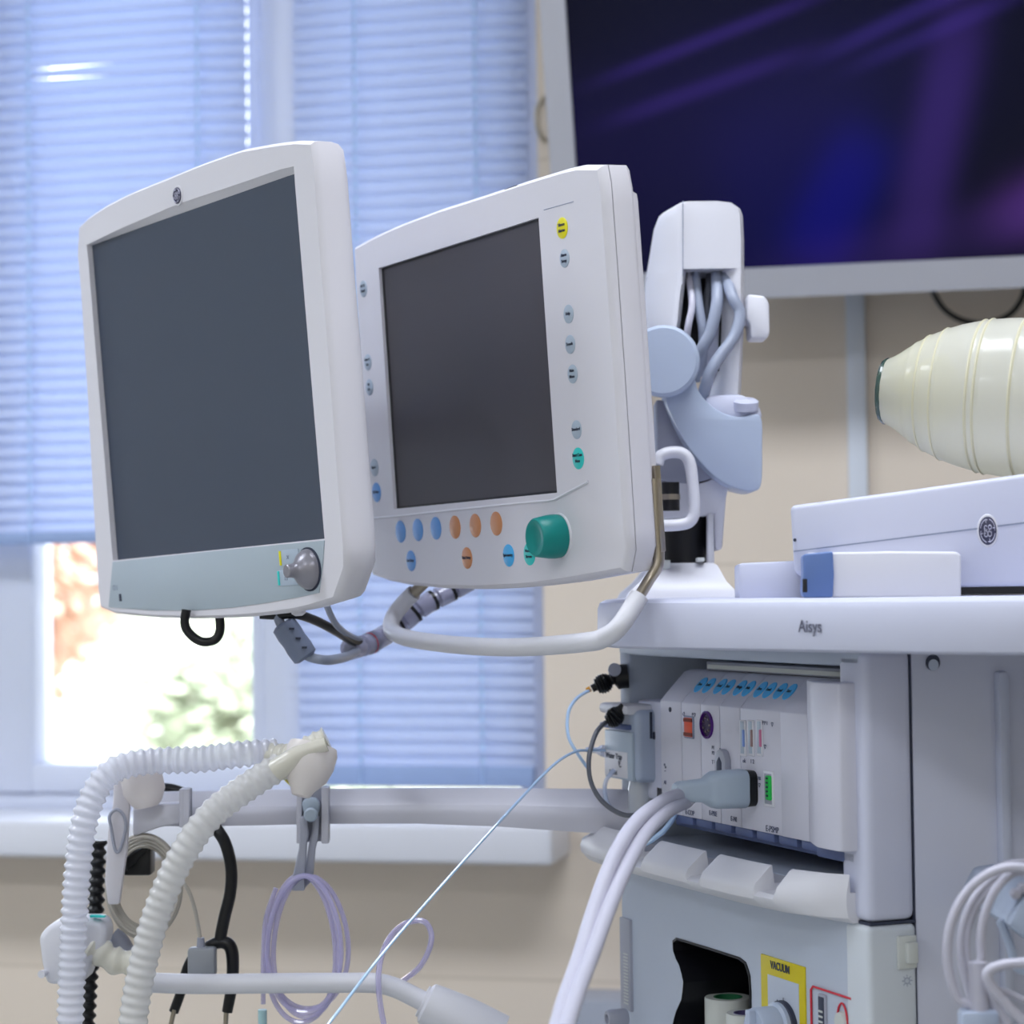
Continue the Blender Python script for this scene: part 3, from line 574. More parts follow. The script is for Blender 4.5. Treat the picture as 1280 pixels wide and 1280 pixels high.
b.box(X0, X0 + .022, 0, .18, .755, .945, .004); b.box(X0, -.02, .0, .18, .748, .772, .002)
part(am, 'module_bay', b, mPanel, M)
b = MB(); b.box(-.034, .006, 0, .0416, .7505, .9535, .007, seg=4); part(am, 'corner_pillar', b, mLilac, M)
b = MB(); b.box(.0, .004, .0426, .6, FLOOR + .1, .95, .001); b.box(-.4, .0, .13, .6, FLOOR + .1, .75); b.box(-.0, .0045, .15, .154, FLOOR + .1, .95)
part(am, 'front_panel', b, mat('front_panel_plastic', (200, 203, 220), .4, bump=.05), M)
b = MB(); q = M.hit(1166, 828, .005, 0); b.lathe([(.0062, 0), (.0062, .0006)], (q[0] , q[1], q[2]), (1, 0, 0), 20, m=mInk); b.lathe([(.0044, 0), (.0044, .0012)], (q[0], q[1], q[2] - .002), (1, 0, 0), 20, m=mPanel); part(am, 'screw_cover', b, mInk, M)
# recessed right compartment of the front
qx = M.hit(1243, 835, .006, 0); b = MB(); b.box(.003, .012, qx[1], qx[1] + .01, .35, .935, .003); b.box(.003, .03, qx[1] + .04, .6, .4, .94, .006); part(am, 'front_compartment', b, mat('compartment_plastic', (190, 195, 214), .4), M)
# lower side with the cubby: plate with a hole
zt_, zb_ = .7495, .38
hole = [(846, 1172), (842, 1174), (840.5, 1180), (843, 1192), (850, 1206), (855, 1226), (853, 1248), (845, 1266), (841, 1282), (843, 1310), (846, 1330), (890, 1345), (932, 1356), (940, 1352), (939.5, 1300), (939.5, 1240), (938, 1218), (933, 1203), (926, 1197), (886, 1184)]
hp2 = [M.hit(x, y, 0) for x, y in hole]
cut = [(0, 11), (11, 13), (13, 17), (17, 20)]
hpc = hp2 + [hp2[0]]; crn = [(X0, zt_), (X0, zb_), (-.018, zb_), (-.018, zt_), (X0, zt_)]
hp3 = []; ou = []
for k, (a0, a1) in enumerate(cut):
    hp3 += resN(hpc[a0:a1 + 1], 24); ou += resN([(crn[k][0], 0, crn[k][1]), (crn[k + 1][0], 0, crn[k + 1][1])], 24)
b = MB(); b.loft([[(p[0], .0, p[2]) for p in hp3], ou, [(p[0], .03, p[2]) for p in ou]])
b.box(X0, -.018, 0, .04, FLOOR + .1, zb_); b.box(X0, X0 + .01, .03, .6, FLOOR + .1, .75)
part(am, 'side_panel', b, mPanel, M)
b = MB(); b.loft([[(p[0], -.0008, p[2]) for p in hp3], ry(hp3, -.0012, .0018), [(q_[0], .09, q_[2]) for q_ in ry(hp3, 0, .0018)]], False, True); part(am, 'cubby', b, mDark, M, label='black storage cubby')
b = MB(); b.box(-.028, .0065, -.001, .0416, FLOOR + .1, .7485, .005, seg=4); part(am, 'lower_pillar', b, mat('lower_pillar_plastic', (204, 210, 218), .45), M)
b = MB(); b.box(-.028, .0045, .002, .042, .7484, .7506); b.box(-.0275, .003, .041, .0432, FLOOR + .1, .95); part(am, 'pillar_seam', b, mInk, M)
q = M.hit(1133, 1190, .0065, 0); b = MB(); b.box(.006, .0095, q[1] - .0085, q[1] + .0075, q[2] - .012, q[2] + .0125, .001); sws = part(am, 'switch_frame', b, mPaper, M)
b = MB(); b.box(.0085, .0135, q[1] - .003, q[1] + .0065, q[2] - .008, q[2] + .008, .0015); part(sws, 'rocker', b, mPaper, M)
q = M.hit(1134, 1226, .0068, 0)
b = MB()
for k in range(8):
    a = k * math.pi / 4; b.tube([(.0068, q[1] + .003 * math.cos(a), q[2] + .003 * math.sin(a)), (.0068, q[1] + .0044 * math.cos(a), q[2] + .0044 * math.sin(a))], .0003, 4, smooth=1)
b.tube([(.0068, q[1] + .0022 * math.cos(a), q[2] + .0022 * math.sin(a)) for a in np.linspace(0, 2 * math.pi, 13)[:-1]], .0003, 4, closed=True, smooth=1); part(am, 'lamp_symbol', b, mInkL, M)
# vacuum panel
def mh(px, py, c=-.001): return M.hit(px, py, c)
a, c_ = mh(951, 1192), mh(1006, 1212); vx0, vx1, vz = a[0], c_[0], a[2]
b = MB(); b.box(vx0, vx1, -.0014, .001, vz - .16, vz, .0006, m=mYelP); b.box(vx0 + .012, vx1 - .009, -.0019, .001, vz - .15, vz - .0145, .0004, m=mPanel)
b.text('VACUUM', .0088, ((vx0 + vx1) / 2 - .003, -.0018, vz - .0062), m=mInk, sx=.85, bold=.0002)
for (dx, dz, t) in ((.028, -.034, 'I'), (.038, -.031, '1'), (.05, -.038, 'MX')): b.text(t, .005, (vx0 + dx, -.0021, vz + dz), m=mInk)
part(am, 'vacuum_panel', b, mYelP, M, label='yellow-framed vacuum panel')
kq = ((vx0 + vx1) / 2 + .004, -.002, vz - .0525); b = MB(); b.lathe([(.0215, 0), (.0215, .004), (.0195, .006)], kq, m=mInk); b.lathe([(.0205, .001), (.0205, .008), (.018, .010), (.018, .026), (.0165, .028)], kq); b.box(kq[0] - .004, kq[0] + .004, -.036, -.02, kq[2] - .017, kq[2] + .017, .002); part(am, 'vacuum_knob', b, mArm, M)
a, c_ = mh(1013.5, 1229), mh(1063, 1252); rx0, rx1, rz = a[0], c_[0] + .001, a[2] - .002
b = MB(); b.tube([(rx0, -.001, rz - .2), (rx0, -.001, rz - .003), (rx0 + .003, -.001, rz), (rx1, -.001, rz)], .0009, 6, smooth=1, m=mRed)
q = mh(1028, 1262); b.box(q[0] - .006, q[0] + .006, -.002, .004, q[2] - .1, q[2] + .012, .0015, m=mGrey); b.box(q[0] - .0045, q[0] + .0045, -.0026, .004, q[2] - .1, q[2] + .010, .001, m=mInk)
for k in range(8): b.box(q[0] - .003, q[0] + .003, -.003, -.002, q[2] - .002 - k * .004, q[2] - .0005 - k * .004, m=mPaper)
q = mh(1053, 1284); b.tube([(q[0] + .008 * math.cos(t), -.001, q[2] + .018 * math.sin(t)) for t in np.linspace(0, math.pi, 14)], .0008, 6, smooth=1, m=mRed); b.lathe([(.008, 0), (.007, .004)], (q[0], 0, q[2] + .004), m=mPaper)
part(am, 'flow_gauge', b, mRed, M, label='red-outlined flow gauge')
# level strip on the rear edge and a knurled knob
q0 = M.hit(782, 1148, -.002); q1 = M.hit(782, 1262, -.002)
b = MB(); b.box(q0[0] - .012, q0[0] + .010, -.003, .004, q1[2], q0[2], .001, m=mGrey)
for k in range(16): b.box(q0[0] - .003, q0[0] + .006, -.0036, -.002, q1[2] + .006 + k * .003, q1[2] + .0072 + k * .003, m=mPaper)
part(am, 'gauge_strip', b, mGrey, M)
for (x, y_) in ((-.38, .05), (-.38, .5), (.05, .08), (.05, .5)):
    b = MB(); b.lathe([(.04, -.012), (.042, -.008), (.042, .008), (.04, .012)], (x, y_, FLOOR + .042), (1, 0, 0), 24, m=mGrey); b.box(x - .02, x + .02, y_ - .02, y_ + .02, FLOOR + .06, FLOOR + .11, .004, m=mGrey); part(am, 'caster', b, mGrey, M)
# tray with scalloped lip
def pp_(x):      # how far the lip stands out from the side
    pts = [(-.47, .0), (-.455, .026), (-.43, .042), (-.38, .05), (-.25, .052), (-.12, .05), (-.06, .042), (-.03, .026), (-.012, .008), (-.005, .002)]
    for (a0, b0), (a1, b1) in zip(pts, pts[1:]):
        if x <= a1: return b0 + (b1 - b0) * (x - a0) / (a1 - a0)
    return .002
def sec(x, slot):
    p = pp_(x); zi = .788 if -.40 < x else .79; e = min(1, max(0, (x + .46) / .05)); zi = .775 + (.013) * min(1, e)
    inn = -.62 * p; 
    if slot: return [(x, .03, .7712), (x, inn * .5, .768), (x, inn, .766), (x, -.7 * p, .766), (x, -p * .93, .7655), (x, -p, .7625), (x, -p * .98, .760), (x, -p * .8, .7525), (x, -p * .3, .7485), (x, .03, .7485)]
    return [(x, .03, .7712), (x, inn * .93, .7712), (x, inn, zi - .003), (x, -.68 * p, zi - .0045), (x, -p * .95, .7715), (x, -p, .766), (x, -p * .98, .760), (x, -p * .8, .7525), (x, -p * .3, .7485), (x, .03, .7485)]
slots = [(M.hit(806, 1055, -.03)[0], M.hit(829, 1055, -.03)[0]), (M.hit(886, 1068, -.03)[0], M.hit(902, 1072, -.03)[0]), (M.hit(964, 1092, -.03)[0], M.hit(984, 1096, -.03)[0])]
rings = []; x = -.468
while x < -.006:
    rings.append((x, any(s0 <= x <= s1 for s0, s1 in slots))); x += .006
for s0, s1 in slots: rings += [(s0 - .0012, False), (s0 + .0008, True), (s1 - .0008, True), (s1 + .0012, False)]
rings = sorted(r for r in rings if all(not (s0 - .0012 < r[0] < s0 + .0008 or s1 - .0008 < r[0] < s1 + .0012) or abs(r[0] - s0 + .0012) < 1e-9 or abs(r[0] - s0 - .0008) < 1e-9 or abs(r[0] - s1 + .0008) < 1e-9 or abs(r[0] - s1 - .0012) < 1e-9 for s0, s1 in slots))
b = MB(); b.loft([sec(x, s_) for x, s_ in rings], True, True); part(am, 'tray', b, mWhite, M)
# ================================================================== MODULE RACK
mr = root('module_rack', 'rack of white plug-in measuring modules with blue oval keys in the machine bay', 'module rack', Fr(M.w((-.2, 0, .79)), -67.97))
def mod(x0, x1, y0=0., z0=.8025, name='module', label=None, zt=.9285, mm=mWhite):
    b = MB(); g = .0004
    b.prism([(y0, z0), (y0, .9015), (y0 + .0045, .9065), (y0 + .024, zt - .002), (y0 + .03, zt), (.14, zt), (.14, z0)], x0 + g, x1 - g, .0009, axis='x', seg=2); return part(mr, name, b, mm, M, label=label)
mWM = mat('module_plastic', (206, 206, 220), .45, bump=.05)
xs_ = [-.301, -.264, -.2285, -.192, -.1225]
m0 = mod(-.343, -.301, .0, name='module', label='narrow blank module at the left end', mm=mWM)
mods = [mod(xs_[0], xs_[1], mm=mWM), mod(xs_[1], xs_[2], mm=mWM), mod(xs_[2], xs_[3], mm=mWM), mod(xs_[3], xs_[4], mm=mWM, label='double-width module with green socket')]
fl = mod(-.1225, -.0785, -.001, name='filler_panel', mm=mWM); 
b = MB(); b.prism([(-.0785, -.001), (-.045, -.014), (-.018, -.014), (-.011, -.012), (-.008, -.006), (-.008, .14), (-.0785, .14)], .8025, .9285, .0015, axis='z'); f2 = part(mr, 'filler_panel', b, mWM, M)
b = MB(); b.box(-.34, -.02, .012, .14, .790, .8035, .002, m=mSlate)
for xx in (-.30, -.264, -.2285, -.192, -.155, -.118, -.081): b.box(xx - .016, xx + .014, .002, .02, .795, .8035, .002, m=mSlate)
b.box(-.07, -.012, .0, .03, .792, .8015, .002, m=mSlate); part(mr, 'slide_rail', b, mSlate, M)
b = MB(); b.box(-.31, -.02, .03, .13, .929, .9365, .001, m=mGrey); b.box(-.305, -.02, .0285, .03, .9305, .934, .0, m=mPaper); part(mr, 'top_rail', b, mGrey, M)
# oval keys on the slanted top of the modules
sl = math.atan2(.9265 - .9065, .024 - .0045)
def keys(parent, cx, n=0):
    for k, dx in enumerate((-.0075, .0082)):
        b = MB(); b.disc((0, 0, 0), .0066, .0012, m=mSky); b.text(['Zero', 'Leads', 'Trend', 'Start', 'Wedge', 'Adm'][(n * 2 + k) % 6], .0034, (0, -.0014, .0), m=mInk)
        X = Matrix.Translation((cx + dx, .0145, .9165)) @ Matrix.Rotation(-(math.pi / 2 - sl), 4, 'X') @ Matrix.Diagonal((1, 1, 1.32, 1)); b.bm.transform(X); part(parent, 'key', b, mSky, M, label='sky blue oval key')
for i, (mo, cx) in enumerate(((mods[0], -.2825), (mods[1], -.246), (mods[2], -.210), (mods[3], -.174), (mods[3], -.1405))): keys(mo, cx, i)
# sockets
q = mh(862, 909, 0); b = MB(); b.box(q[0] - .0092, q[0] + .0092, -.0014, .001, q[2] - .0098, q[2] + .0098, .001, m=mInkL); b.box(q[0] - .008, q[0] + .008, -.0018, .001, q[2] - .0085, q[2] + .0085, .001, m=mOrange)
for k in (-1, 1): b.box(q[0] - .008, q[0] + .008, -.0022, -.001, q[2] + k * .0062 - .0015, q[2] + k * .0062 + .0015, m=mat('dark_orange_slot', (120, 40, 20), .5))
part(mods[0], 'socket', b, mOrange, M, label='orange socket')
q = mh(884, 906, 0); b = MB(); b.lathe([(.0118, 0), (.0118, .0016), (.0105, .002), (.0100, -.004)], q, m=mPurple); b.disc((q[0], .0005, q[2]), .0100, .001, m=mat('deep_purple', (35, 5, 60), .4))
for a in range(7): b.disc((q[0] + .006 * math.cos(a * .9), -.0005, q[2] + .006 * math.sin(a * .9)), .0009, .001, m=mSteel, seg=8)
part(mods[1], 'socket', b, mPurple, M, label='round purple socket')
q = mh(907, 955, 0); b = MB(); b.prism([(q[0] - .010, q[2] - .022), (q[0] + .010, q[2] - .022), (q[0] + .010, q[2] + .004), (q[0] + .006, q[2] + .011), (q[0], q[2] + .013), (q[0] - .006, q[2] + .011), (q[0] - .010, q[2] + .004)], -.006, .001, .002, m=mGrey)
b.prism([(q[0] - .0055, q[2] - .02), (q[0] + .0045, q[2] - .02), (q[0] + .0045, q[2] + .002), (q[0], q[2] + .007), (q[0] - .0055, q[2] + .002)], -.0064, .001, .001, m=mInk); part(mods[2], 'socket', b, mGrey, M, label='grey arched socket')
for i, (px, mm_) in enumerate(((929, mat('blue_slot', (120, 150, 215), .4)), (939, mat('brown_slot', (150, 120, 120), .4)), (950, mat('red_slot', (200, 110, 150), .4)))):
    a, c_ = mh(px, 900, 0), mh(px, 945, 0); b = MB(); b.box(a[0] - .0052, a[0] + .0052, -.0012, .001, c_[2], a[2], .0008, m=mWhite); b.box(a[0] - .0032, a[0] + .0032, -.0016, .001, c_[2] + .002, a[2] - .001, .0006, m=mGB)
    b.box(a[0] + .001, a[0] + .0042, -.0022, .001, (a[2] + c_[2]) / 2 - .007, (a[2] + c_[2]) / 2 + .007, .0006, m=mm_); part(mods[3], 'slot', b, mGB, M)
q = mh(962, 986, 0); b = MB(); b.box(q[0] - .0085, q[0] + .0085, -.0014, .001, q[2] - .0145, q[2] + .0145, .001, m=mWhite); b.box(q[0] - .0062, q[0] + .0062, -.0018, .001, q[2] - .0125, q[2] + .0125, .001, m=mGrey)
b.box(q[0] - .002, q[0] + .0062, -.0035, .001, q[2] - .009, q[2] + .011, .0015, m=mGreen)
for k in range(5): b.box(q[0] + .001, q[0] + .0035, -.0042, -.003, q[2] - .006 + k * .0035, q[2] - .0045 + k * .0035, m=mInk)
part(mods[3], 'socket', b, mGreen, M, label='green socket')
# small printing on the modules
mPrint = mat('module_print_ink', (92, 96, 120), .6)
def prt(par, items):
    b = MB()
    for (px, py, t, s_) in items: q = mh(px, py, 0); b.text(t, s_, (q[0], -.0006, q[2]), m=mPrint)
    part(par, 'printing', b, mPrint, M)
prt(mods[0], ((855, 893, '◁', .005), (868, 894, 'P ♡', .005), (863, 1016, 'E-COP', .006)))
prt(mods[1], ((892, 938, 'P1\nP2', .0045), (893, 953, 'T ⚘', .005), (892, 1017, 'E-PRE', .006)))
prt(mods[2], ((901, 936, 'o', .005), (918, 1024, 'E-NI', .006)))
prt(mods[3], ((957, 904, 'P P 1', .0045), (966, 906, '♡', .005), (957, 934, '♡', .005), (931, 951, 'ok', .005), (941, 952, '1 2', .005), (940, 972, 'NIBP', .004), (940, 980, 'ECG', .004), (950, 973, 'RR', .004), (950, 982, '♡', .005), (966, 1037, 'E-PSMP', .007)))
prt(m0, ((832, 958, '∿', .008), (832, 963, '--', .005), (832, 978, 'AI', .005)))
q = mh(838, 887, 0); b = MB(); b.disc(q, .0022, .0008, m=mInk); part(m0, 'screw', b, mInk, M)
# gas module with water trap, left of the rack
gm = root('gas_module', 'bluish white gas sampling module with water trap at the left end of the bay', 'gas module', Fr(M.w((-.4, 0, .8)), -67.97))
b = MB(); b.box(-.432, -.367, -.012, .12, .826, .892, .006, seg=3, m=mArm); b.box(-.405, -.348, .006, .12, .81, .9, .004, m=mLilac); part(gm, 'module_body', b, mArm, M)
b = MB(); b.box(-.434, -.372, -.020, .02, .887, .8965, .004, m=mWhite); part(gm, 'top_cap', b, mWhite, M)
b = MB(); b.box(-.436, -.378, -.018, -.008, .8735, .878, .0015, m=mSlate); part(gm, 'latch', b, mSlate, M)
b = MB(); b.box(-.432, -.372, -.0145, -.008, .8275, .8715, .001, m=mGB); b.box(-.4315, -.382, -.0152, -.010, .829, .853, .001, m=mWhite)
b.text('Water Trap', .0072, (-.410, -.0154, .848), m=mInk, bold=.0001); b.text('€', .011, (-.397, -.0154, .842), m=mInk); b.text('D-fend', .006, (-.412, -.0154, .833), m=mInk); trap = part(gm, 'trap_label', b, mGB, M)
b = MB(); b.lathe([(.010, .0), (.0125, .003), (.0125, .026), (.0115, .030), (.011, .034)], (-.395, .005, .792), (0, 0, 1), 20, m=mVial); b.lathe([(.0115, .0), (.0115, .003)], (-.395, .005, .806), (0, 0, 1), 20, m=mPaper); part(gm, 'water_trap', b, mVial, M)
b = MB(); b.box(-.37, -.366, .004, .012, .865, .872, .001, m=mInk); b.box(-.3668, -.3655, .001, .003, .866, .89, m=mInk); part(gm, 'catch', b, mInk, M)
b = MB(); b.lathe([(.006, 0), (.0055, .006), (.003, .012), (.0025, .028), (.001, .03)], M.hit(757, 939, -.014), (-1, -.25, 0), 12, m=mClear); part(gm, 'luer_connector', b, mClear, M)
b = MB(); b.box(-.366, -.352, .006, .03, .806, .824, .002, m=mDark); part(gm, 'rear_socket', b, mDark, M)
# plug and pair of white cables
pc = root('sensor_cable', 'thick white twin cable with large grey plug pushed into the module rack', 'cable', Fr(M.w((-.19, -.03, .8))))
qe = M.hit(938, 985, -.001)
def plr(y, hx_, z0, z1): return [(qe[0] - hx_, y, z0), (qe[0] + hx_, y, z0), (qe[0] + hx_, y, z1), (qe[0] - hx_, y, z1)]
zc = qe[2]
def rr(y, hx_, hz, zo=0, n=6):
    r_ = min(hx_, hz) * .6; o_ = []
    for cx, cz, a0 in ((hx_ - r_, hz - r_, 0), (-hx_ + r_, hz - r_, 90), (-hx_ + r_, -hz + r_, 180), (hx_ - r_, -hz + r_, 270)):
        for k in range(n): a = math.radians(a0 + 90 * k / (n - 1)); o_.append((qe[0] + cx + r_ * math.cos(a), y, zc + zo + cz + r_ * math.sin(a)))
    return o_
b = MB(); b.loft([rr(0, .011, .0145), rr(-.0075, .0115, .015)], True, True, m=mBlack); part(pc, 'plug_face', b, mBlack, M)
b = MB(); b.loft([rr(-.0073, .0112, .0150), rr(-.009, .0118, .0158), rr(-.035, .0118, .0150), rr(-.040, .010, .0125), rr(-.044, .009, .0095), rr(-.066, .0085, .0080), rr(-.070, .006, .006)], True, True); part(pc, 'plug_body', b, mGB, M, label='grey moulded plug body')
e0 = M.w((qe[0], -.06, zc)); 
for dz, dxx, r_, tl in ((.0045, 0, .0058, ((852, 992), (825, 1004), (795, 1028), (768, 1070), (745, 1130), (725, 1195), (706, 1250), (692, 1300))), (-.005, .0, .0056, ((856, 1003), (835, 1014), (808, 1040), (785, 1080), (763, 1130), (741, 1190), (722, 1240), (706, 1290)))):
    b = MB(); Ys = np.linspace(e0[1], 1.38, len(tl)); b.tube([e0 + np.array([.004, .0, dz])] + [P(x, y, Y) for (x, y), Y in zip(tl, Ys)], r_, 12); part(pc, 'cable_jacket', b, mWhCab, WORLD)
# black plugs and their leads at the rear edge of the bay
b = MB(); b.tube([P(x, y, 2.0) for x, y in ((785, 845), (775, 846), (765, 849), (755, 854), (746, 858), (740, 861))], .008, 16, step=.0008, rf=lambda s_, t: (.0112 if t < .34 else .0112 - .006 * min(1, (t - .34) / .08) if t < .48 else .0052 + .0038 * math.sin(math.pi * min(1, (t - .48) / .4)) ** .5 + .0008 * math.sin(t * 90) if t < .88 else .0036)); b.lathe([(.006, 0), (.006, .006)], P(768, 838, 1.99), (0, -1, .2), 14, m=mGrey)
fl_ = root('optic_lead', 'thin clear fibre lead from the upper black plug under the worktop', 'cable', Fr(P(745, 860, 2.0)))
part(fl_, 'plug', b, mBlack, WORLD, label='black ribbed plug')
b = MB(); b.lathe([(.0028, 0), (.0024, .004)], P(738, 861, 2.0), (-1, 0, -.4), 10); part(fl_, 'ferrule', b, mat('amber_ferrule', (215, 150, 40), .4), WORLD)
b = MB(); b.tube([P(x, y, Y) for x, y, Y in ((738, 862, 2.0), (722, 872, 1.99), (712, 886, 1.98), (709, 905, 1.97), (712, 925, 1.96), (724, 945, 1.96), (736, 962, 1.97))], .0016, 8); part(fl_, 'fibre', b, mFibre, WORLD)
gl = root('grey_lead', 'dark grey lead looping down from the lower black plug beside the gas module', 'cable', Fr(P(750, 900, 1.98)))
b = MB(); b.tube([P(x, y, 1.97) for x, y in ((781, 884), (774, 890), (766, 898), (758, 902))], .008, 16, step=.0007, rf=lambda s_, t: .0052 if t < .25 else .0052 + .0036 * math.sin(math.pi * min(1, (t - .25) / .7)) ** .6 + .0005 * math.sin(t * 80)); part(gl, 'plug', b, mBlack, WORLD, label='black plug')
b = MB(); b.tube([P(x, y, Y) for x, y, Y in ((757, 903, 1.97), (747, 913, 1.96), (740, 930, 1.95), (736, 950, 1.94), (738, 975, 1.93), (748, 996, 1.92), (764, 1011, 1.91), (782, 1019, 1.9), (800, 1017, 1.9), (812, 1010, 1.9))], .0022, 8); part(gl, 'lead_jacket', b, mDkCab, WORLD)
b = MB(); b.tube([P(x, y, Y) for x, y, Y in ((756, 938, 1.97), (735, 938, 1.95), (718, 940, 1.93), (690, 958, 1.9), (640, 1010, 1.85), (560, 1098, 1.8), (480, 1190, 1.74), (420, 1268, 1.7), (395, 1300, 1.68))], .00125, 8); single('sampling_line', b, mFibre, 'thin pale blue sampling line running diagonally from the gas module to the lower edge', 'tube')
b = MB(); b.tube([P(x, y, Y) for x, y, Y in ((848, 1000, 1.93), (845, 1016, 1.92), (833, 1035, 1.9), (818, 1048, 1.9), (806, 1055, 1.9))], .0024, 8); single('clear_tube', b, mFibre, 'short shiny blue tube between the white twin cable and the tray lip', 'tube')
b = MB(); b.tube([P(x, y, 1.985) for x, y in ((768, 962), (758, 975), (756, 990), (760, 1005), (768, 1014))], .002, 8); single('clear_tube', b, mClear, 'short clear tube curving down beside the water trap', 'tube')
# tape rolls in the cubby
def tape(px, py, Y, r, h, core, label):
    q = P(px, py, Y); rt = root('tape_roll', label, 'tape roll', Fr(q - np.array([0, 0, h])), group=None)
    b = MB(); b.lathe([(r * .62, 0), (r * .97, 0), (r, .001), (r, h - .001), (r * .97, h), (r * .62, h)], q - np.array([0, 0, h]), (0, 0, 1), 40, cap=False); part(rt, 'tape', b, mPaper, WORLD)
    b = MB(); b.lathe([(r * .62, 0), (r * .62, h + .0003), (r * .55, h + .0003), (r * .55, 0)], q - np.array([0, 0, h]), (0, 0, 1), 40, cap=False); b.lathe([(r * .56, h * .6), (r * .01, h * .6)], q - np.array([0, 0, h]), (0, 0, 1), 30); part(rt, 'core', b, core, WORLD)
t1 = M.hit(910, 1246, .035); t1w = M.w(t1); tape(910, 1246, t1w[1], .0205, .05, mGrn, 'larger white tape roll with green core inside the black cubby')
t2 = M.hit(934, 1264, .02); t2w = M.w(t2); tape(932, 1266, t2w[1] - .008, .0165, .04, mPurC, 'smaller white tape roll with lilac core at the front of the black cubby')
# ================================================================== THINGS ON THE WORKTOP
G = Fr(P(1000, 748, 1.66), -8)
def gp(pts, c=0.): return [(G.hit(x, y, c)[0], G.hit(x, y, c)[2]) for x, y in pts]
gb = root('wedge_unit', 'long white wedge-shaped unit with round silver badge lying on the worktop under the silicone bag', 'medical device', G)
b = MB(); b.prism(gp([(988, 632), (1140, 612), (1400, 575), (1400, 731), (1203, 734), (1030, 734), (993, 716)]), 0, .25, .004, m=mLilac, seg=3); ub = part(gb, 'upper_case', b, mWhite, G)
b = MB(); b.prism(gp([(992, 690), (1400, 640), (1400, 637.5), (992, 688.5)]), -.0004, .002, m=mInkL); part(gb, 'case_seam', b, mGrey, G)
b = MB(); b.prism(gp([(1010, 735), (1400, 731), (1400, 741), (1010, 746)], .004), .004, .24, m=mBlack); part(gb, 'base_gap', b, mBlack, G)  # black slab put in for the shaded gap under the case
q = G.hit(1234.5, 663.5); b = MB(); b.lathe([(.0128, 0), (.0122, .0008), (.0112, .0010)], q, m=mWhite); badge(b, G, (q[0], -.0005, q[2]), .0108); X = Matrix.Translation(q) @ Matrix.Diagonal((.62, 1, 1, 1)) @ Matrix.Translation(-Vector(q)); b.bm.transform(X); part(gb, 'badge', b, mLens, G)
q = G.hit(993.5, 675); b = MB(); b.disc(q, .0013, .0006, m=mInk); part(gb, 'pin_hole', b, mInk, G)
K = Fr(P(1100, 750, 1.6), -6)
def kp(pts, c=0.): return [(K.hit(x, y, c)[0], K.hit(x, y, c)[2]) for x, y in pts]
kb = root('latch_box', 'flat white box with blue end latch on the worktop in front of the wedge unit', 'box', K)
b = MB(); b.prism(kp([(1008, 691), (1110, 689), (1196, 689.5), (1201.5, 694), (1201.5, 747), (1008, 747)]), 0, .055, .003, m=mWhite, seg=3); part(kb, 'case', b, mWhite, K)
b = MB(); b.prism(kp([(1003.5, 694), (1008, 692), (1041, 689), (1042.5, 718), (1041, 747), (1006, 747.5), (1002.5, 743), (1004, 718)], -.003), -.0035, .058, .002, m=mLatch, seg=3); b.box(*(lambda q: (q[0] - .002, q[0] + .0015, -.0042, -.002, q[2] - .005, q[2] + .005))(K.hit(1006.5, 732, -.003)), .0005, m=mDark); part(kb, 'latch', b, mLatch, K, label='blue latch')
J = Fr(P(960, 752, 1.71), -4)
b = MB(); q0, q1 = J.hit(923, 704), J.hit(1015, 750); b.prism([(q0[0], q1[2]), (q0[0], q0[2]), (J.hit(1015, 700)[0], J.hit(1015, 700)[2]), (q1[0] + .05, q0[2]), (q1[0] + .05, q1[2])], 0, .1, .003, m=mLilac)
single('accessory_box', b, mLilac, 'low pale box on the worktop between the monitor arm base and the blue-latched box', 'box', fr=J)
# resuscitator bag
B0 = P(1108, 489, 1.76); dirv = np.array([math.cos(math.radians(-24)), math.sin(math.radians(-24)), -.10]); dirv /= np.linalg.norm(dirv)
bag = root('resuscitator_bag', 'milky ribbed silicone resuscitator bag lying on top of the white wedge unit', 'resuscitator', Fr(B0 + dirv * .1 - np.array([0, 0, .06])))
Lb = .23; RIBS = (.024, .034, .048, .078, .084, .112, .145, .178)
def bagr(x):
    t = x / Lb
    pts = [(0, .024), (.05, .0325), (.12, .0435), (.2, .0525), (.3, .0595), (.42, .0635), (.55, .0645), (.7, .062), (.82, .054), (.92, .040), (1, .024)]
    for (a0, b0), (a1, b1) in zip(pts, pts[1:]):
        if t <= a1: u = (t - a0) / (a1 - a0); return b0 + (b1 - b0) * u
    return .024
xs2 = np.linspace(0, Lb, 120); rr2 = np.array([bagr(x) for x in xs2]); rr2 = np.convolve(np.pad(rr2, 6, 'edge'), np.ones(13) / 13, 'valid')
prof = [(r_ + sum(.0009 * math.exp(-((x - xc) / .0014) ** 2) for xc in RIBS), x) for x, r_ in zip(xs2, rr2)]
b = MB(); b.lathe(prof, B0, dirv, 64, cap=False); part(bag, 'silicone_body', b, mBag, WORLD)
for xc in RIBS[1:]:
    e = float(np.interp(xc, xs2, rr2)) + .0004; b = MB(); b.lathe([(e, xc - .0014), (e + .0009, xc), (e, xc + .0014)], B0, dirv, 64, cap=False); part(bag, 'rib', b, mBagRing, WORLD)
b = MB(); b.lathe([(.02, -.0035), (.0255, -.003), (.0272, -.001), (.0272, .0008), (.0255, .002)], B0, dirv, 16, cap=True); part(bag, 'valve_ring', b, mDkGreen, WORLD, label='dark green faceted valve ring')
b = MB(); b.lathe([(.014, .012), (.02, .02), (.032, .04), (.032, .047), (.02, .055), (.01, .06)], B0, dirv, 30, m=mBagY); part(bag, 'inner_valve', b, mBagY, WORLD, label='yellow inner valve')
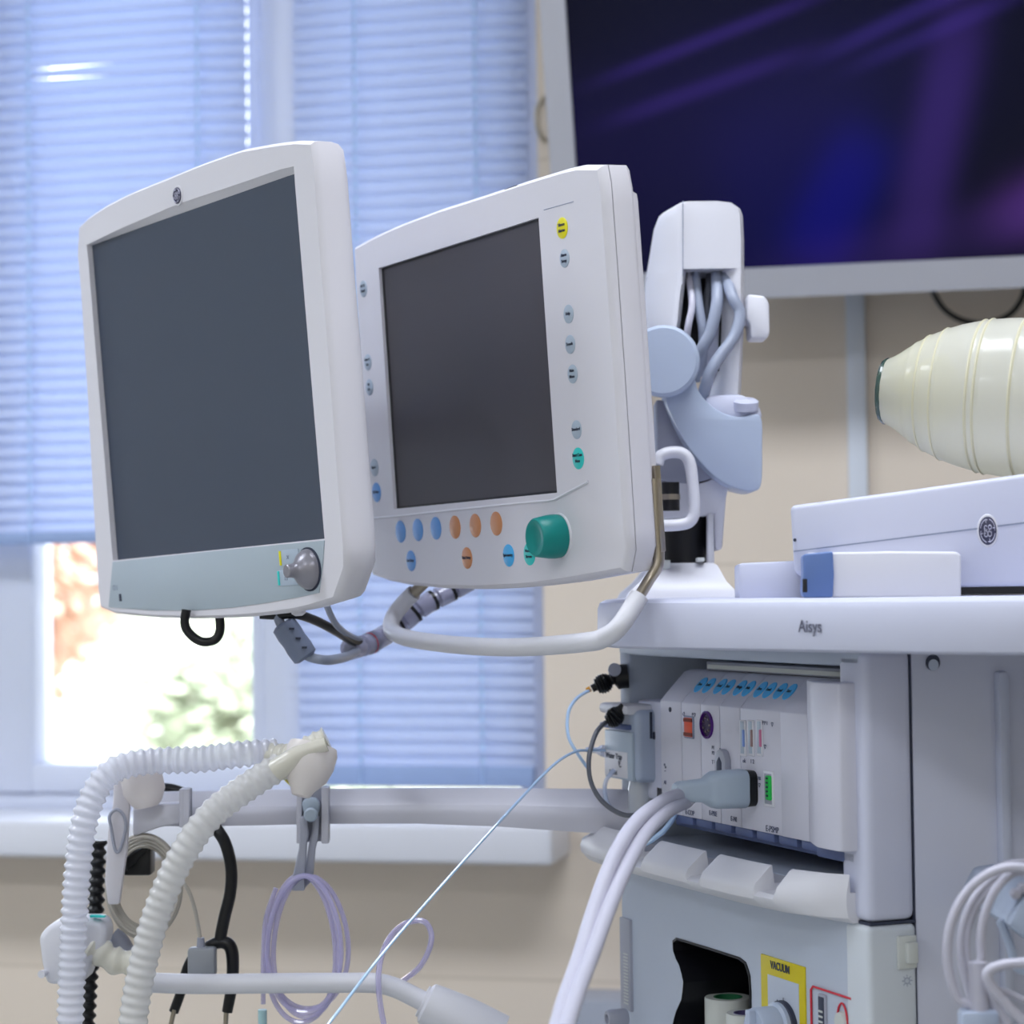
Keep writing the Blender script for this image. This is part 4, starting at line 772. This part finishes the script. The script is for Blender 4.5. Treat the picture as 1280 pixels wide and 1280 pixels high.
b = MB(); b.lathe([(.022, Lb - .004), (.024, Lb), (.02, Lb + .03), (.018, Lb + .03)], B0, dirv, 24); part(bag, 'outlet', b, mHoseY, WORLD)
# cable coil on the right with its bracket
cc = root('coiled_cable', 'bundle of white cables coiled on a hook at the right edge of the machine front', 'cable', Fr(P(1250, 1300, 1.4)))
def loop(cx, cy, rx, ry_, a0, a1, Y0, Y1, r, m_=mWhCab, nm='cable_loop', extra=()):
    b = MB(); pts = []
    for k, t in enumerate(np.linspace(a0, a1, 16)): a = math.radians(t); pts.append(P(cx + rx * math.cos(a), cy - ry_ * math.sin(a), Y0 + (Y1 - Y0) * k / 15))
    pts += [P(*e) for e in extra]
    b.tube(pts, r, 10); return b
for (cx, cy, rx, ry_, a0, a1, Y, r, ex) in ((1268, 1190, 84, 106, 75, 215, 1.42, .0032, ((1218, 1262, 1.42), (1245, 1310, 1.42))), (1275, 1185, 74, 98, 70, 200, 1.45, .0028, ((1210, 1235, 1.45), (1222, 1275, 1.45), (1240, 1310, 1.45))), (1290, 1180, 64, 96, 85, 190, 1.43, .003, ((1222, 1215, 1.43),)), (1280, 1178, 90, 100, 60, 150, 1.47, .0026, ()), (1300, 1180, 92, 94, 95, 200, 1.45, .0026, ())):
    part(cc, 'cable_loop', loop(cx, cy, rx, ry_, a0, a1, Y, Y, r, extra=ex), mWhCab, WORLD)
b = MB(); b.tube([P(x, y, 1.42) for x, y in ((1222, 1203), (1223, 1225), (1224, 1255), (1225, 1268))], .0062, 12, smooth=2); part(cc, 'strain_relief', b, mWhCab, WORLD)
b = MB(); q = P(1224, 1285, 1.42); b.box(q[0] - .013, q[0] + .012, q[1] - .008, q[1] + .008, q[2] - .02, q[2] + .012, .003); part(cc, 'connector_block', b, mArm, WORLD, label='blue-grey connector block')
for i, pts in enumerate((((1285, 1203), (1255, 1206), (1238, 1212), (1234, 1222), (1245, 1240), (1270, 1268), (1290, 1285)), ((1234, 1232), (1250, 1262), (1272, 1300)), ((1236, 1240), (1245, 1268), (1255, 1300)), ((1240, 1236), (1262, 1242), (1290, 1255)))):
    b = MB(); b.tube([P(x, y, 1.4 + .01 * i) for x, y in pts], .0034 if i == 0 else .0022, 10); part(cc, 'lead_wire', b, mWhCab, WORLD)
hk = root('cable_hook', 'pale grey double hook bracket on the right front of the machine, carrying the coiled cables', 'hook', Fr(P(1262, 1200, 1.5)))
b = MB(); q = lambda x, y: (P(x, y, 1.5)[0], P(x, y, 1.5)[2]); b.prism([q(1243, 1146), (q(1262, 1110)), q(1300, 1105), q(1300, 1175), q(1272, 1168)], 1.46, 1.62, .004, m=mArm); part(hk, 'bracket_plate', b, mArm, WORLD)
for (x, y) in ((1268, 1116), (1277, 1109)):
    b = MB(); b.lathe([(.0035, 0), (.004, .006), (.003, .008)], P(x, y, 1.47), (0, -1, 0), 14); part(hk, 'peg', b, mWhCab, WORLD)
b = MB(); b.tube([P(x, y, 1.48) for x, y in ((1250, 1150), (1262, 1180), (1270, 1208), (1282, 1214))], .003, 10); part(hk, 'hook_wire', b, mArm, WORLD)

# ================================================================== LEFT: RAIL, HOSES AND HANGING THINGS
rl = root('accessory_rail', 'long grey accessory rail running left from the machine in front of the window sill', 'rail', Fr(P(450, 1035, 1.98)))
rows = [(175, 990, 1009, 1033), (280, 988, 1008, 1032.5), (400, 986, 1006.5, 1030), (520, 985, 1004.5, 1029.5), (620, 985, 1005, 1033), (690, 986, 1007, 1038), (750, 986, 1009, 1042), (792, 987, 1012, 1046)]
R = []
for px, yt, ym, yb in rows:
    Y = 1.985; a = P(px, ym, Y); c_ = P(px, yb, Y); t = P(px, yt, Y + .018); xx = a[0]
    R.append([(xx, Y, c_[2]), (xx, Y - .0015, (a[2] + c_[2]) / 2), (xx, Y, a[2] - .001), (xx, Y + .001, a[2]), (xx, Y + .016, t[2] - .001), (xx, Y + .02, t[2]), (xx, Y + .032, t[2] - .003), (xx, Y + .032, c_[2])])
b = MB(); b.loft(R, True, True, m=mRail); part(rl, 'rail_bar', b, mRail, WORLD)
b = MB(); b.prism([tuple(P(x, y, 1.97)[[0, 2]]) for x, y in ((166, 1007), (228, 1004), (228, 1029), (200, 1034), (166, 1046))], 1.968, 2.02, .003); part(rl, 'end_cap', b, mat('end_cap_plastic', (208, 208, 218), .4), WORLD)
def clip(cx, ytop, ybot, label, Y=1.965, wd=40):
    rt = root('rail_clip', label, 'clip', Fr(P(cx, ybot, Y)))
    g = lambda x, y: tuple(P(x, y, Y)[[0, 2]])
    b = MB(); b.prism([g(cx - wd / 2, ytop), g(cx + wd / 2, ytop), g(cx + wd / 2, ybot - 2), g(cx - wd / 2, ybot)], Y + .004, Y + .014, .001, m=mGrey)
    b.prism([g(cx - wd / 2, ytop), g(cx - wd / 2 + 7, ytop), g(cx - wd / 2 + 7, ybot), g(cx - wd / 2, ybot)], Y - .004, Y + .012, .001); b.prism([g(cx + wd / 2 - 9, ytop), g(cx + wd / 2, ytop), g(cx + wd / 2, ybot), g(cx + wd / 2 - 9, ybot)], Y - .004, Y + .012, .001); part(rt, 'clip_body', b, mRail, WORLD)
    return rt
cl = clip(391, 984, 1054, 'grey clip with hanging hook on the rail below the frosted cup')
b = MB(); q = P(389, 1018, 1.957); b.lathe([(.0062, 0), (.0062, .006), (.005, .007)], q, (0, -1, 0), 20, m=mGB); b.prism([tuple(P(x, y, 1.96)[[0, 2]]) for x, y in ((377, 1003), (383, 997), (395, 997), (400, 1004), (398, 1018), (380, 1018))], 1.958, 1.966, .002); part(cl, 'pivot', b, mGB, WORLD)
b = MB(); b.prism([tuple(P(x, y, 1.956)[[0, 2]]) for x, y in ((376, 1020), (384, 1020), (386, 1042), (384, 1052), (381, 1100), (381, 1113), (365, 1113), (364, 1104), (374, 1060), (375, 1040))], 1.952, 1.96, .0015)
b.prism([tuple(P(x, y, 1.962)[[0, 2]]) for x, y in ((392, 1020), (399, 1020), (398, 1045), (394, 1062), (391, 1100), (379, 1112), (379, 1098), (386, 1055), (390, 1040))], 1.960, 1.968, .0015); part(cl, 'hook', b, mGrey, WORLD)
# lilac tubing coil
tc_ = root('tubing_coil', 'clear lilac tubing coil hanging from the hook on the rail', 'tubing', Fr(P(380, 1290, 1.95)))
for (cx, cy, rx, ry_, Y) in ((380, 1180, 46, 85, 1.945), (383, 1183, 41, 88, 1.952), (376, 1186, 43, 92, 1.957), (385, 1178, 50, 83, 1.962)):
    b = MB(); b.tube([P(cx + rx * math.cos(a) * (1 - .12 * math.sin(a)), cy - ry_ * math.sin(a), Y) for a in np.linspace(0, 2 * math.pi, 25)[:-1]], .0024, 8, closed=True, smooth=3); part(tc_, 'tube_loop', b, mLilTube, WORLD)
b = MB(); b.tube([P(x, y, 1.95) for x, y in ((345, 1110), (332, 1150), (329, 1200), (329, 1255))], .0022, 8); b.lathe([(.004, 0), (.004, .02), (.003, .022)], P(328, 1262, 1.95), (0, 0, -1), 12, m=mat('pale_teal_fitting', (170, 205, 210), .4)); part(tc_, 'tube_end', b, mLilTube, WORLD)
b = MB(); b.tube([P(x, y, Y) for x, y, Y in ((484, 1300, 1.9), (476, 1260, 1.9), (473, 1225, 1.9), (477, 1195, 1.91), (490, 1168, 1.92), (510, 1153, 1.92), (530, 1152, 1.92), (539, 1166, 1.92), (537, 1185, 1.92), (525, 1208, 1.93), (505, 1225, 1.95), (490, 1232, 1.97))], .0026, 8); single('tubing', b, mLilTube, 'single loop of clear blue-lilac tubing rising above the white pipe elbow', 'tubing')
# white pipe with elbow fitting
wp = root('pipe_arm', 'thick white pipe running across the bottom left to a white elbow joint', 'pipe', Fr(P(400, 1245, 1.93)))
b = MB(); b.tube([P(x, y, 1.93) for x, y in ((178, 1228), (250, 1230), (350, 1229), (430, 1228.5), (470, 1229), (495, 1235), (520, 1247), (550, 1262))], .0088, 18); part(wp, 'pipe', b, mWhite, WORLD)
b = MB(); b.tube([P(x, y, 1.93) for x, y in ((528, 1251), (550, 1262), (580, 1277), (620, 1300))], .0155, 20, rf=lambda s_, t: .0145 if t < .06 else .018 + .006 * t); part(wp, 'elbow_joint', b, mWhite, WORLD)
# corrugated hoses
def hose(px, r, label, group=None, m_=mHose, amp=.0011, pitch=.0078, name='breathing_hose', seg=22):
    b = MB(); b.tube([P(*p) for p in px], r, seg, step=pitch / 8, rf=lambda s_, t: r + amp * math.sin(2 * math.pi * s_ / pitch)); return single(name, b, m_, label, 'hose')
hose(((345, 940, 1.93), (320, 941, 1.925), (290, 944, 1.92), (250, 949, 1.92), (200, 951, 1.92), (165, 955, 1.915), (138, 966, 1.91), (118, 992, 1.905), (105, 1030, 1.9), (98, 1080, 1.9), (94, 1130, 1.9), (91, 1190, 1.9), (87, 1300, 1.9)), .0113, 'clear corrugated hose arching along the top and down the far left side')
hose(((352, 957, 1.9), (330, 970, 1.895), (300, 990, 1.89), (270, 1013, 1.885), (245, 1042, 1.88), (222, 1080, 1.88), (205, 1118, 1.88), (192, 1155, 1.88), (180, 1200, 1.88), (170, 1250, 1.88), (164, 1300, 1.88)), .0122, 'clear corrugated hose slanting down from the frosted cup, right of the two', m_=mHoseB, amp=.0008, pitch=.0085)
hose(((123, 1050, 2.0), (121, 1080, 2.0), (119, 1140, 2.0), (112, 1215, 2.0), (107, 1300, 2.0)), .0072, 'black corrugated hose hanging behind the left clear hose', m_=mBlack, amp=.0014, pitch=.0088, name='corrugated_hose')
# Y connector and frosted cup
yc = root('hose_connector', 'yellowish clear Y connector joining the two clear corrugated hoses', 'connector', Fr(P(385, 960, 1.9)))
b = MB(); b.tube([P(x, y, Y) for x, y, Y in ((340, 943, 1.925), (362, 944, 1.91), (380, 936, 1.9), (408, 922, 1.9))], .0085, 18, rf=lambda s_, t: .0085 + (.002 if (s_ % .009) < .003 else 0)); part(yc, 'upper_branch', b, mHoseY, WORLD)
b = MB(); b.tube([P(x, y, Y) for x, y, Y in ((345, 963, 1.893), (362, 951, 1.89), (380, 940, 1.89), (408, 930, 1.89))], .0085, 18, rf=lambda s_, t: .0105 - .004 * t); part(yc, 'lower_branch', b, mHoseY, WORLD)
b = MB(); q = P(388, 948, 1.905); d = np.array([-.25, -.25, -1.]); d /= np.linalg.norm(d); b.lathe([(.021, -.012), (.0228, -.006), (.0225, .006), (.019, .018), (.011, .028), (.008, .034)], q, d, 30); single('frosted_cup', b, mCup, 'frosted white cup-shaped mask port resting above the rail clip', 'cup')
b = MB(); b.tube([P(x, y, 1.9) for x, y in ((352, 968), (358, 976), (366, 982), (374, 980))], .0012, 6); single('elastic_loop', b, mBagY, 'tiny yellow loop under the frosted cup', 'loop')
# white strap hook at left
st = root('strap_hook', 'tall pale grey strap hook at the left end of the rail behind the clear hoses', 'hook', Fr(P(152, 1120, 1.95)))
g = lambda x, y: tuple(P(x, y, 1.955)[[0, 2]])
b = MB(); b.prism([g(144, 948), (g(160, 950)), g(163, 1010), g(160, 1060), g(150, 1130), g(136, 1130), g(132, 1100), g(136, 1040), g(142, 1005)], 1.95, 1.958, .002); part(st, 'strap', b, mat('strap_plastic', (222, 218, 224), .4), WORLD)
b = MB(); b.tube([P(x, y, 1.945) for x, y in ((139, 1035), (137, 1020), (146, 1012), (155, 1020), (157, 1036), (150, 1062), (144, 1062))], .0015, 8, closed=True); part(st, 'buckle', b, mGrey, WORLD)
b = MB(); q = P(176, 968, 1.955); b.lathe([(.016, -.02), (.019, -.014), (.019, .016), (.014, .026), (.01, .03)], q, (.2, 0, -1), 26, m=mCup); single('port_cover', b, mCup, 'frosted ribbed white port cover behind the strap hook at the left end of the rail', 'cover')
c2_ = clip(231, 986, 1034, 'small grey clip on the rail left of the slanting hose', Y=1.955, wd=13)
b = MB(); q = P(172, 1076, 2.0); b.box(q[0] - .012, q[0] + .013, 1.995, 2.02, q[2] - .013, q[2] + .012, .002); b.prism([tuple(P(x, y, 1.99)[[0, 2]]) for x, y in ((158, 1072), (186, 1054), (186, 1060), (158, 1090))], 1.99, 2.0, .001); single('sensor_block', b, mBlack, 'small black block hanging below the left end of the rail', 'block')
# beige cable coil
bc = root('cable_coil', 'coil of thin beige cables hanging behind the hoses on the left', 'cable', Fr(P(180, 1170, 1.98)))
for k, (rx, ry_, Y) in enumerate(((44, 62, 1.965), (41, 58, 1.97), (38, 54, 1.975), (47, 65, 1.98), (35, 50, 1.985))):
    b = MB(); b.tube([P(180 + rx * math.cos(a), 1108 - ry_ * math.sin(a), Y) for a in np.linspace(0, 2 * math.pi, 21)[:-1]], .0015, 7, closed=True, smooth=3); part(bc, 'cable_loop', b, mBeigeCab, WORLD)
b = MB(); b.tube([P(x, y, 1.96) for x, y in ((224, 1098), (235, 1112), (243, 1135), (248, 1160), (251, 1178))], .0018, 7); b.lathe([(.0032, 0), (.0042, .012)], P(251, 1172, 1.96), (0, 0, -1), 10, m=mGrey); part(bc, 'lead', b, mBeigeCab, WORLD)
b = MB(); q = P(253, 1202, 1.96); b.box(q[0] - .0125, q[0] + .0125, 1.952, 1.968, q[2] - .013, q[2] + .013, .003); part(bc, 'connector_box', b, mat('connector_box_grey', (150, 154, 160), .45), WORLD)
# stethoscope
sp = root('stethoscope', 'black stethoscope draped over the rail with its ear tubes hanging behind the white pipe', 'stethoscope', Fr(P(280, 1270, 1.97)))
b = MB(); b.tube([P(x, y, Y) for x, y, Y in ((190, 990, 2.03), (205, 986, 2.03), (222, 989, 2.03), (240, 998, 2.03), (255, 1012, 2.03), (270, 1035, 1.975), (282, 1055, 1.97), (289, 1085, 1.97), (288, 1115, 1.97), (281, 1145, 1.97), (276, 1170, 1.97), (276, 1178, 1.97))], .0055, 14); b.tube([P(x, y, 1.97) for x, y in ((260, 1183), (270, 1179), (280, 1178), (288, 1184), (291, 1200), (290, 1230), (284, 1265))], .0058, 14, rf=lambda s_, t: .0048 + .0012 * math.sin(math.pi * t)); b.tube([P(x, y, 1.975) for x, y in ((262, 1182), (245, 1192), (234, 1210), (226, 1240), (217, 1265))], .0045, 12); part(sp, 'rubber_tube', b, mBlack, WORLD)
for pts in (((283, 1262), (281, 1300)), ((218, 1262), (209, 1300))):
    b = MB(); b.tube([P(x, y, 1.972) for x, y in pts], .0022, 10, smooth=1); part(sp, 'ear_tube', b, mSteel, WORLD)
# white valve junction
vj = root('valve_junction', 'chunky white valve junction at the lower left corner behind the clear hose', 'valve', Fr(P(95, 1240, 1.94)))
b = MB(); b.prism([tuple(P(x, y, 1.94)[[0, 2]]) for x, y in ((52, 1168), (66, 1152), (90, 1146), (130, 1146), (138, 1160), (134, 1182), (118, 1200), (110, 1225), (62, 1228), (56, 1200))], 1.925, 1.965, .006, seg=3, m=mWhite); part(vj, 'valve_body', b, mWhite, WORLD)
b = MB(); b.tube([P(x, y, 1.935) for x, y in ((112, 1182), (125, 1190), (142, 1200), (165, 1204))], .012, 18, rf=lambda s_, t: .0115 + .0015 * math.sin(t * 20)); part(vj, 'side_port', b, mHoseY, WORLD)
b = MB(); b.prism([tuple(P(x, y, 1.925)[[0, 2]]) for x, y in ((112, 1144.5), (130, 1145), (131, 1147), (113, 1147))], 1.9245, 1.932, m=mTealB); part(vj, 'teal_seal', b, mTealB, WORLD, label='thin teal seal')
b = MB(); b.lathe([(.003, 0), (.0035, .008)], P(57, 1216, 1.925), (-.3, -1, 0), 12); part(vj, 'stub', b, mWhite, WORLD)
b = MB(); b.tube([P(x, y, 1.99) for x, y in ((140, 1170), (150, 1178), (158, 1192))], .009, 12); single('grey_connector', b, mGrey, 'short grey connector between the valve junction and the slanting hose', 'connector')
# lower grey box near the wall and knurled knob
b = MB(); q0, q1 = W.hit(714, 1251, -.1), W.hit(790, 1251, -.1); b.box(q0[0], q1[0] + .1, -.1, 0, FLOOR + .1, q0[2], .004); single('wall_trunking_box', b, mat('trunking_grey', (160, 166, 182), .5), 'grey box low on the wall between the white cables and the machine', 'box', fr=W)
b = MB(); q = P(783, 1272, 1.97); b.lathe([(.0075, 0), (.0085, .002), (.0085, .016), (.007, .019), (.0045, .0192), (.004, .016)], q, (-1, -.35, 0), 20); single('screw_knob', b, mGrey, 'small grey ribbed knob sticking out at the lower left edge of the machine', 'knob')

# ================================================================== OUTSIDE
b = MB(); b.box(-20, 20, .6, 40, -3.2, -3.0); struct('ground_outside', b, mat('pale_ground', (150, 150, 130), .9, vary=.2), W)
def tree(x, y, h, cr, col, label):
    tr = root('garden_tree', label, 'tree', Fr(W.w((x, y, -3)), 0), group='autumn trees beyond the window')
    b = MB(); b.tube([(x, y, -3), (x + .1, y, -3 + h * .5), (x, y, -3 + h * .75)], .13, 8); part(tr, 'trunk', b, mat('bark', (120, 105, 90), .9), W)
    b = MB(); bmx = bmesh.new(); random.seed(int(x * 10 + 50))
    for k in range(int(2300 * cr ** 1.5)):
        a = random.uniform(0, 6.28); u = random.uniform(-1, 1); rr_ = cr * random.uniform(.35, 1.) * (1 + .18 * math.sin(3 * a + x) * math.cos(4 * u)); s_ = random.uniform(.05, .09)
        c = Vector((x + rr_ * math.sqrt(1 - u * u) * math.cos(a), y + rr_ * math.sqrt(1 - u * u) * math.sin(a), -3 + h * .72 + rr_ * u * 1.1))
        X_ = Matrix.Translation(c) @ Matrix.Rotation(a * 3, 4, 'Z') @ Matrix.Rotation(u * 2, 4, 'X')
        V_ = [bmx.verts.new(X_ @ Vector(p)) for p in ((s_, 0, 0), (0, s_, 0), (-s_, 0, 0), (0, -s_, 0), (0, 0, s_ * .35), (0, 0, -s_ * .35))]
        for f_ in ((0, 1, 4), (1, 2, 4), (2, 3, 4), (3, 0, 4), (1, 0, 5), (2, 1, 5), (3, 2, 5), (0, 3, 5)): bmx.faces.new([V_[i_] for i_ in f_])
    b._merge(bmx); part(tr, 'foliage', b, mat('overexposed_leaves_' + col[0], col[1], .8, vary=.04, transl=.5), W)
YL = ('gold', (248, 240, 214)); GR = ('green', (242, 247, 236)); OR_ = ('russet', (252, 232, 220)); PK = ('pale', (244, 242, 240))  # leaf tones near white: overexposed glare put into the colour
for i, (x, y, h, cr, c) in enumerate(((-5.9, 11.5, 6.3, 1.3, OR_), (-3.6, 11.0, 4.5, 1.15, GR), (-1.4, 13.0, 5.0, 1.3, YL), (-4.6, 14.2, 5.6, 1.4, PK), (.9, 10, 4.2, 1.2, GR), (3.4, 12, 5.2, 1.3, OR_), (-6.2, 18, 6.4, 2.2, PK), (-9.4, 14, 6.2, 1.5, YL))):
    tree(x, y, h, cr, c, ['russet tree at the left beyond the window', 'low green tree beyond the window', 'golden tree in the middle beyond the window', 'tall pale tree beyond the window', 'green tree at the right beyond the window', 'tall russet tree at the right beyond the window', 'pale tree farthest beyond the window', 'golden tree farthest left beyond the window'][i])
# ================================================================== LIGHT
wd = bpy.data.worlds.new('daylight'); sc.world = wd; wd.use_nodes = True
bg = wd.node_tree.nodes['Background']; bg.inputs[0].default_value = (.86, .92, 1., 1); bg.inputs[1].default_value = 4.2
sn = bpy.data.lights.new('sun', 'SUN'); sn.energy = 8; sn.angle = math.radians(8); sn.color = (1, .97, .92)
so = bpy.data.objects.new('sun', sn); COL.objects.link(so); so.rotation_euler = (math.radians(42), 0, math.radians(20))
def area(name, fr, sx_, sy_, e, col, rot):
    l = bpy.data.lights.new(name, 'AREA'); l.shape = 'RECTANGLE'; l.size = sx_; l.size_y = sy_; l.energy = e; l.color = col
    o = bpy.data.objects.new(name, l); COL.objects.link(o); m_ = fr.mat4(); o.matrix_world = m_ @ rot; return o
# ceiling panels: frame + glowing diffuser
mDif = mat('lamp_diffuser', (245, 248, 255), .5, emit=(245, 248, 255), es=3)
for i, (x, y) in enumerate(((-1.0, -1.7), (1.4, -1.7), (-1.0, -4.4), (1.4, -4.4))):
    f_ = Fr(W.w((x, y, CEIL - .03)), -12.7)
    lp = root('ceiling_light', ['square ceiling light panel nearest the window on the left', 'square ceiling light panel nearest the window on the right', 'square ceiling light panel behind the camera on the left', 'square ceiling light panel behind the camera on the right'][i], 'ceiling light', f_, group='ceiling light panels')
    b = MB(); b.box(-.6, .6, -.3, .3, .012, .03, .003); part(lp, 'frame', b, mFrame)
    b = MB(); b.box(-.57, .57, -.27, .27, .004, .012); part(lp, 'diffuser', b, mDif)
    area('ceiling_lamp', Fr(W.w((x, y, CEIL - .035)), -12.7), 1.14, .54, 27, (.87, .92, 1.), Matrix.Identity(4))
area('unseen_window_fill', Fr(W.w((-2.32, .3, 1.5)), -12.7), 1.65, 1.6, 95, (.62, .78, 1.), Matrix.Rotation(math.radians(-90), 4, 'X'))  # lamp outside the added unseen window, fills the room with cool light
area('daylight_on_blinds', Fr(W.w((-.45, .5, 1.5)), -12.7), 1.3, 1.8, 16, (.72, .84, 1.), Matrix.Rotation(math.radians(-90), 4, 'X'))
# ================================================================== CAMERA
cd = bpy.data.cameras.new('camera'); co = bpy.data.objects.new('camera', cd); COL.objects.link(co)
Rm = Matrix(((cR[0], cU[0], -cF[0]), (cR[1], cU[1], -cF[1]), (cR[2], cU[2], -cF[2]))).to_4x4(); Rm.translation = Vector(CAM)
co.matrix_world = Rm; cd.sensor_width = 36; cd.sensor_fit = 'HORIZONTAL'; cd.lens = FPX / 1280 * 36; cd.clip_start = .05; cd.clip_end = 200
cd.dof.use_dof = True; cd.dof.focus_distance = 1.78; cd.dof.aperture_fstop = (cd.lens / 1000) / .012; cd.dof.aperture_blades = 0
sc.camera = co
vs = sc.view_settings; vs.view_transform = 'Standard'; vs.look = 'None'; vs.exposure = 0; vs.gamma = 1; vs.use_curve_mapping = False
sc.cycles.max_bounces = 10; sc.cycles.transparent_max_bounces = 16; sc.cycles.use_denoising = True; sc.cycles.sample_clamp_indirect = 6
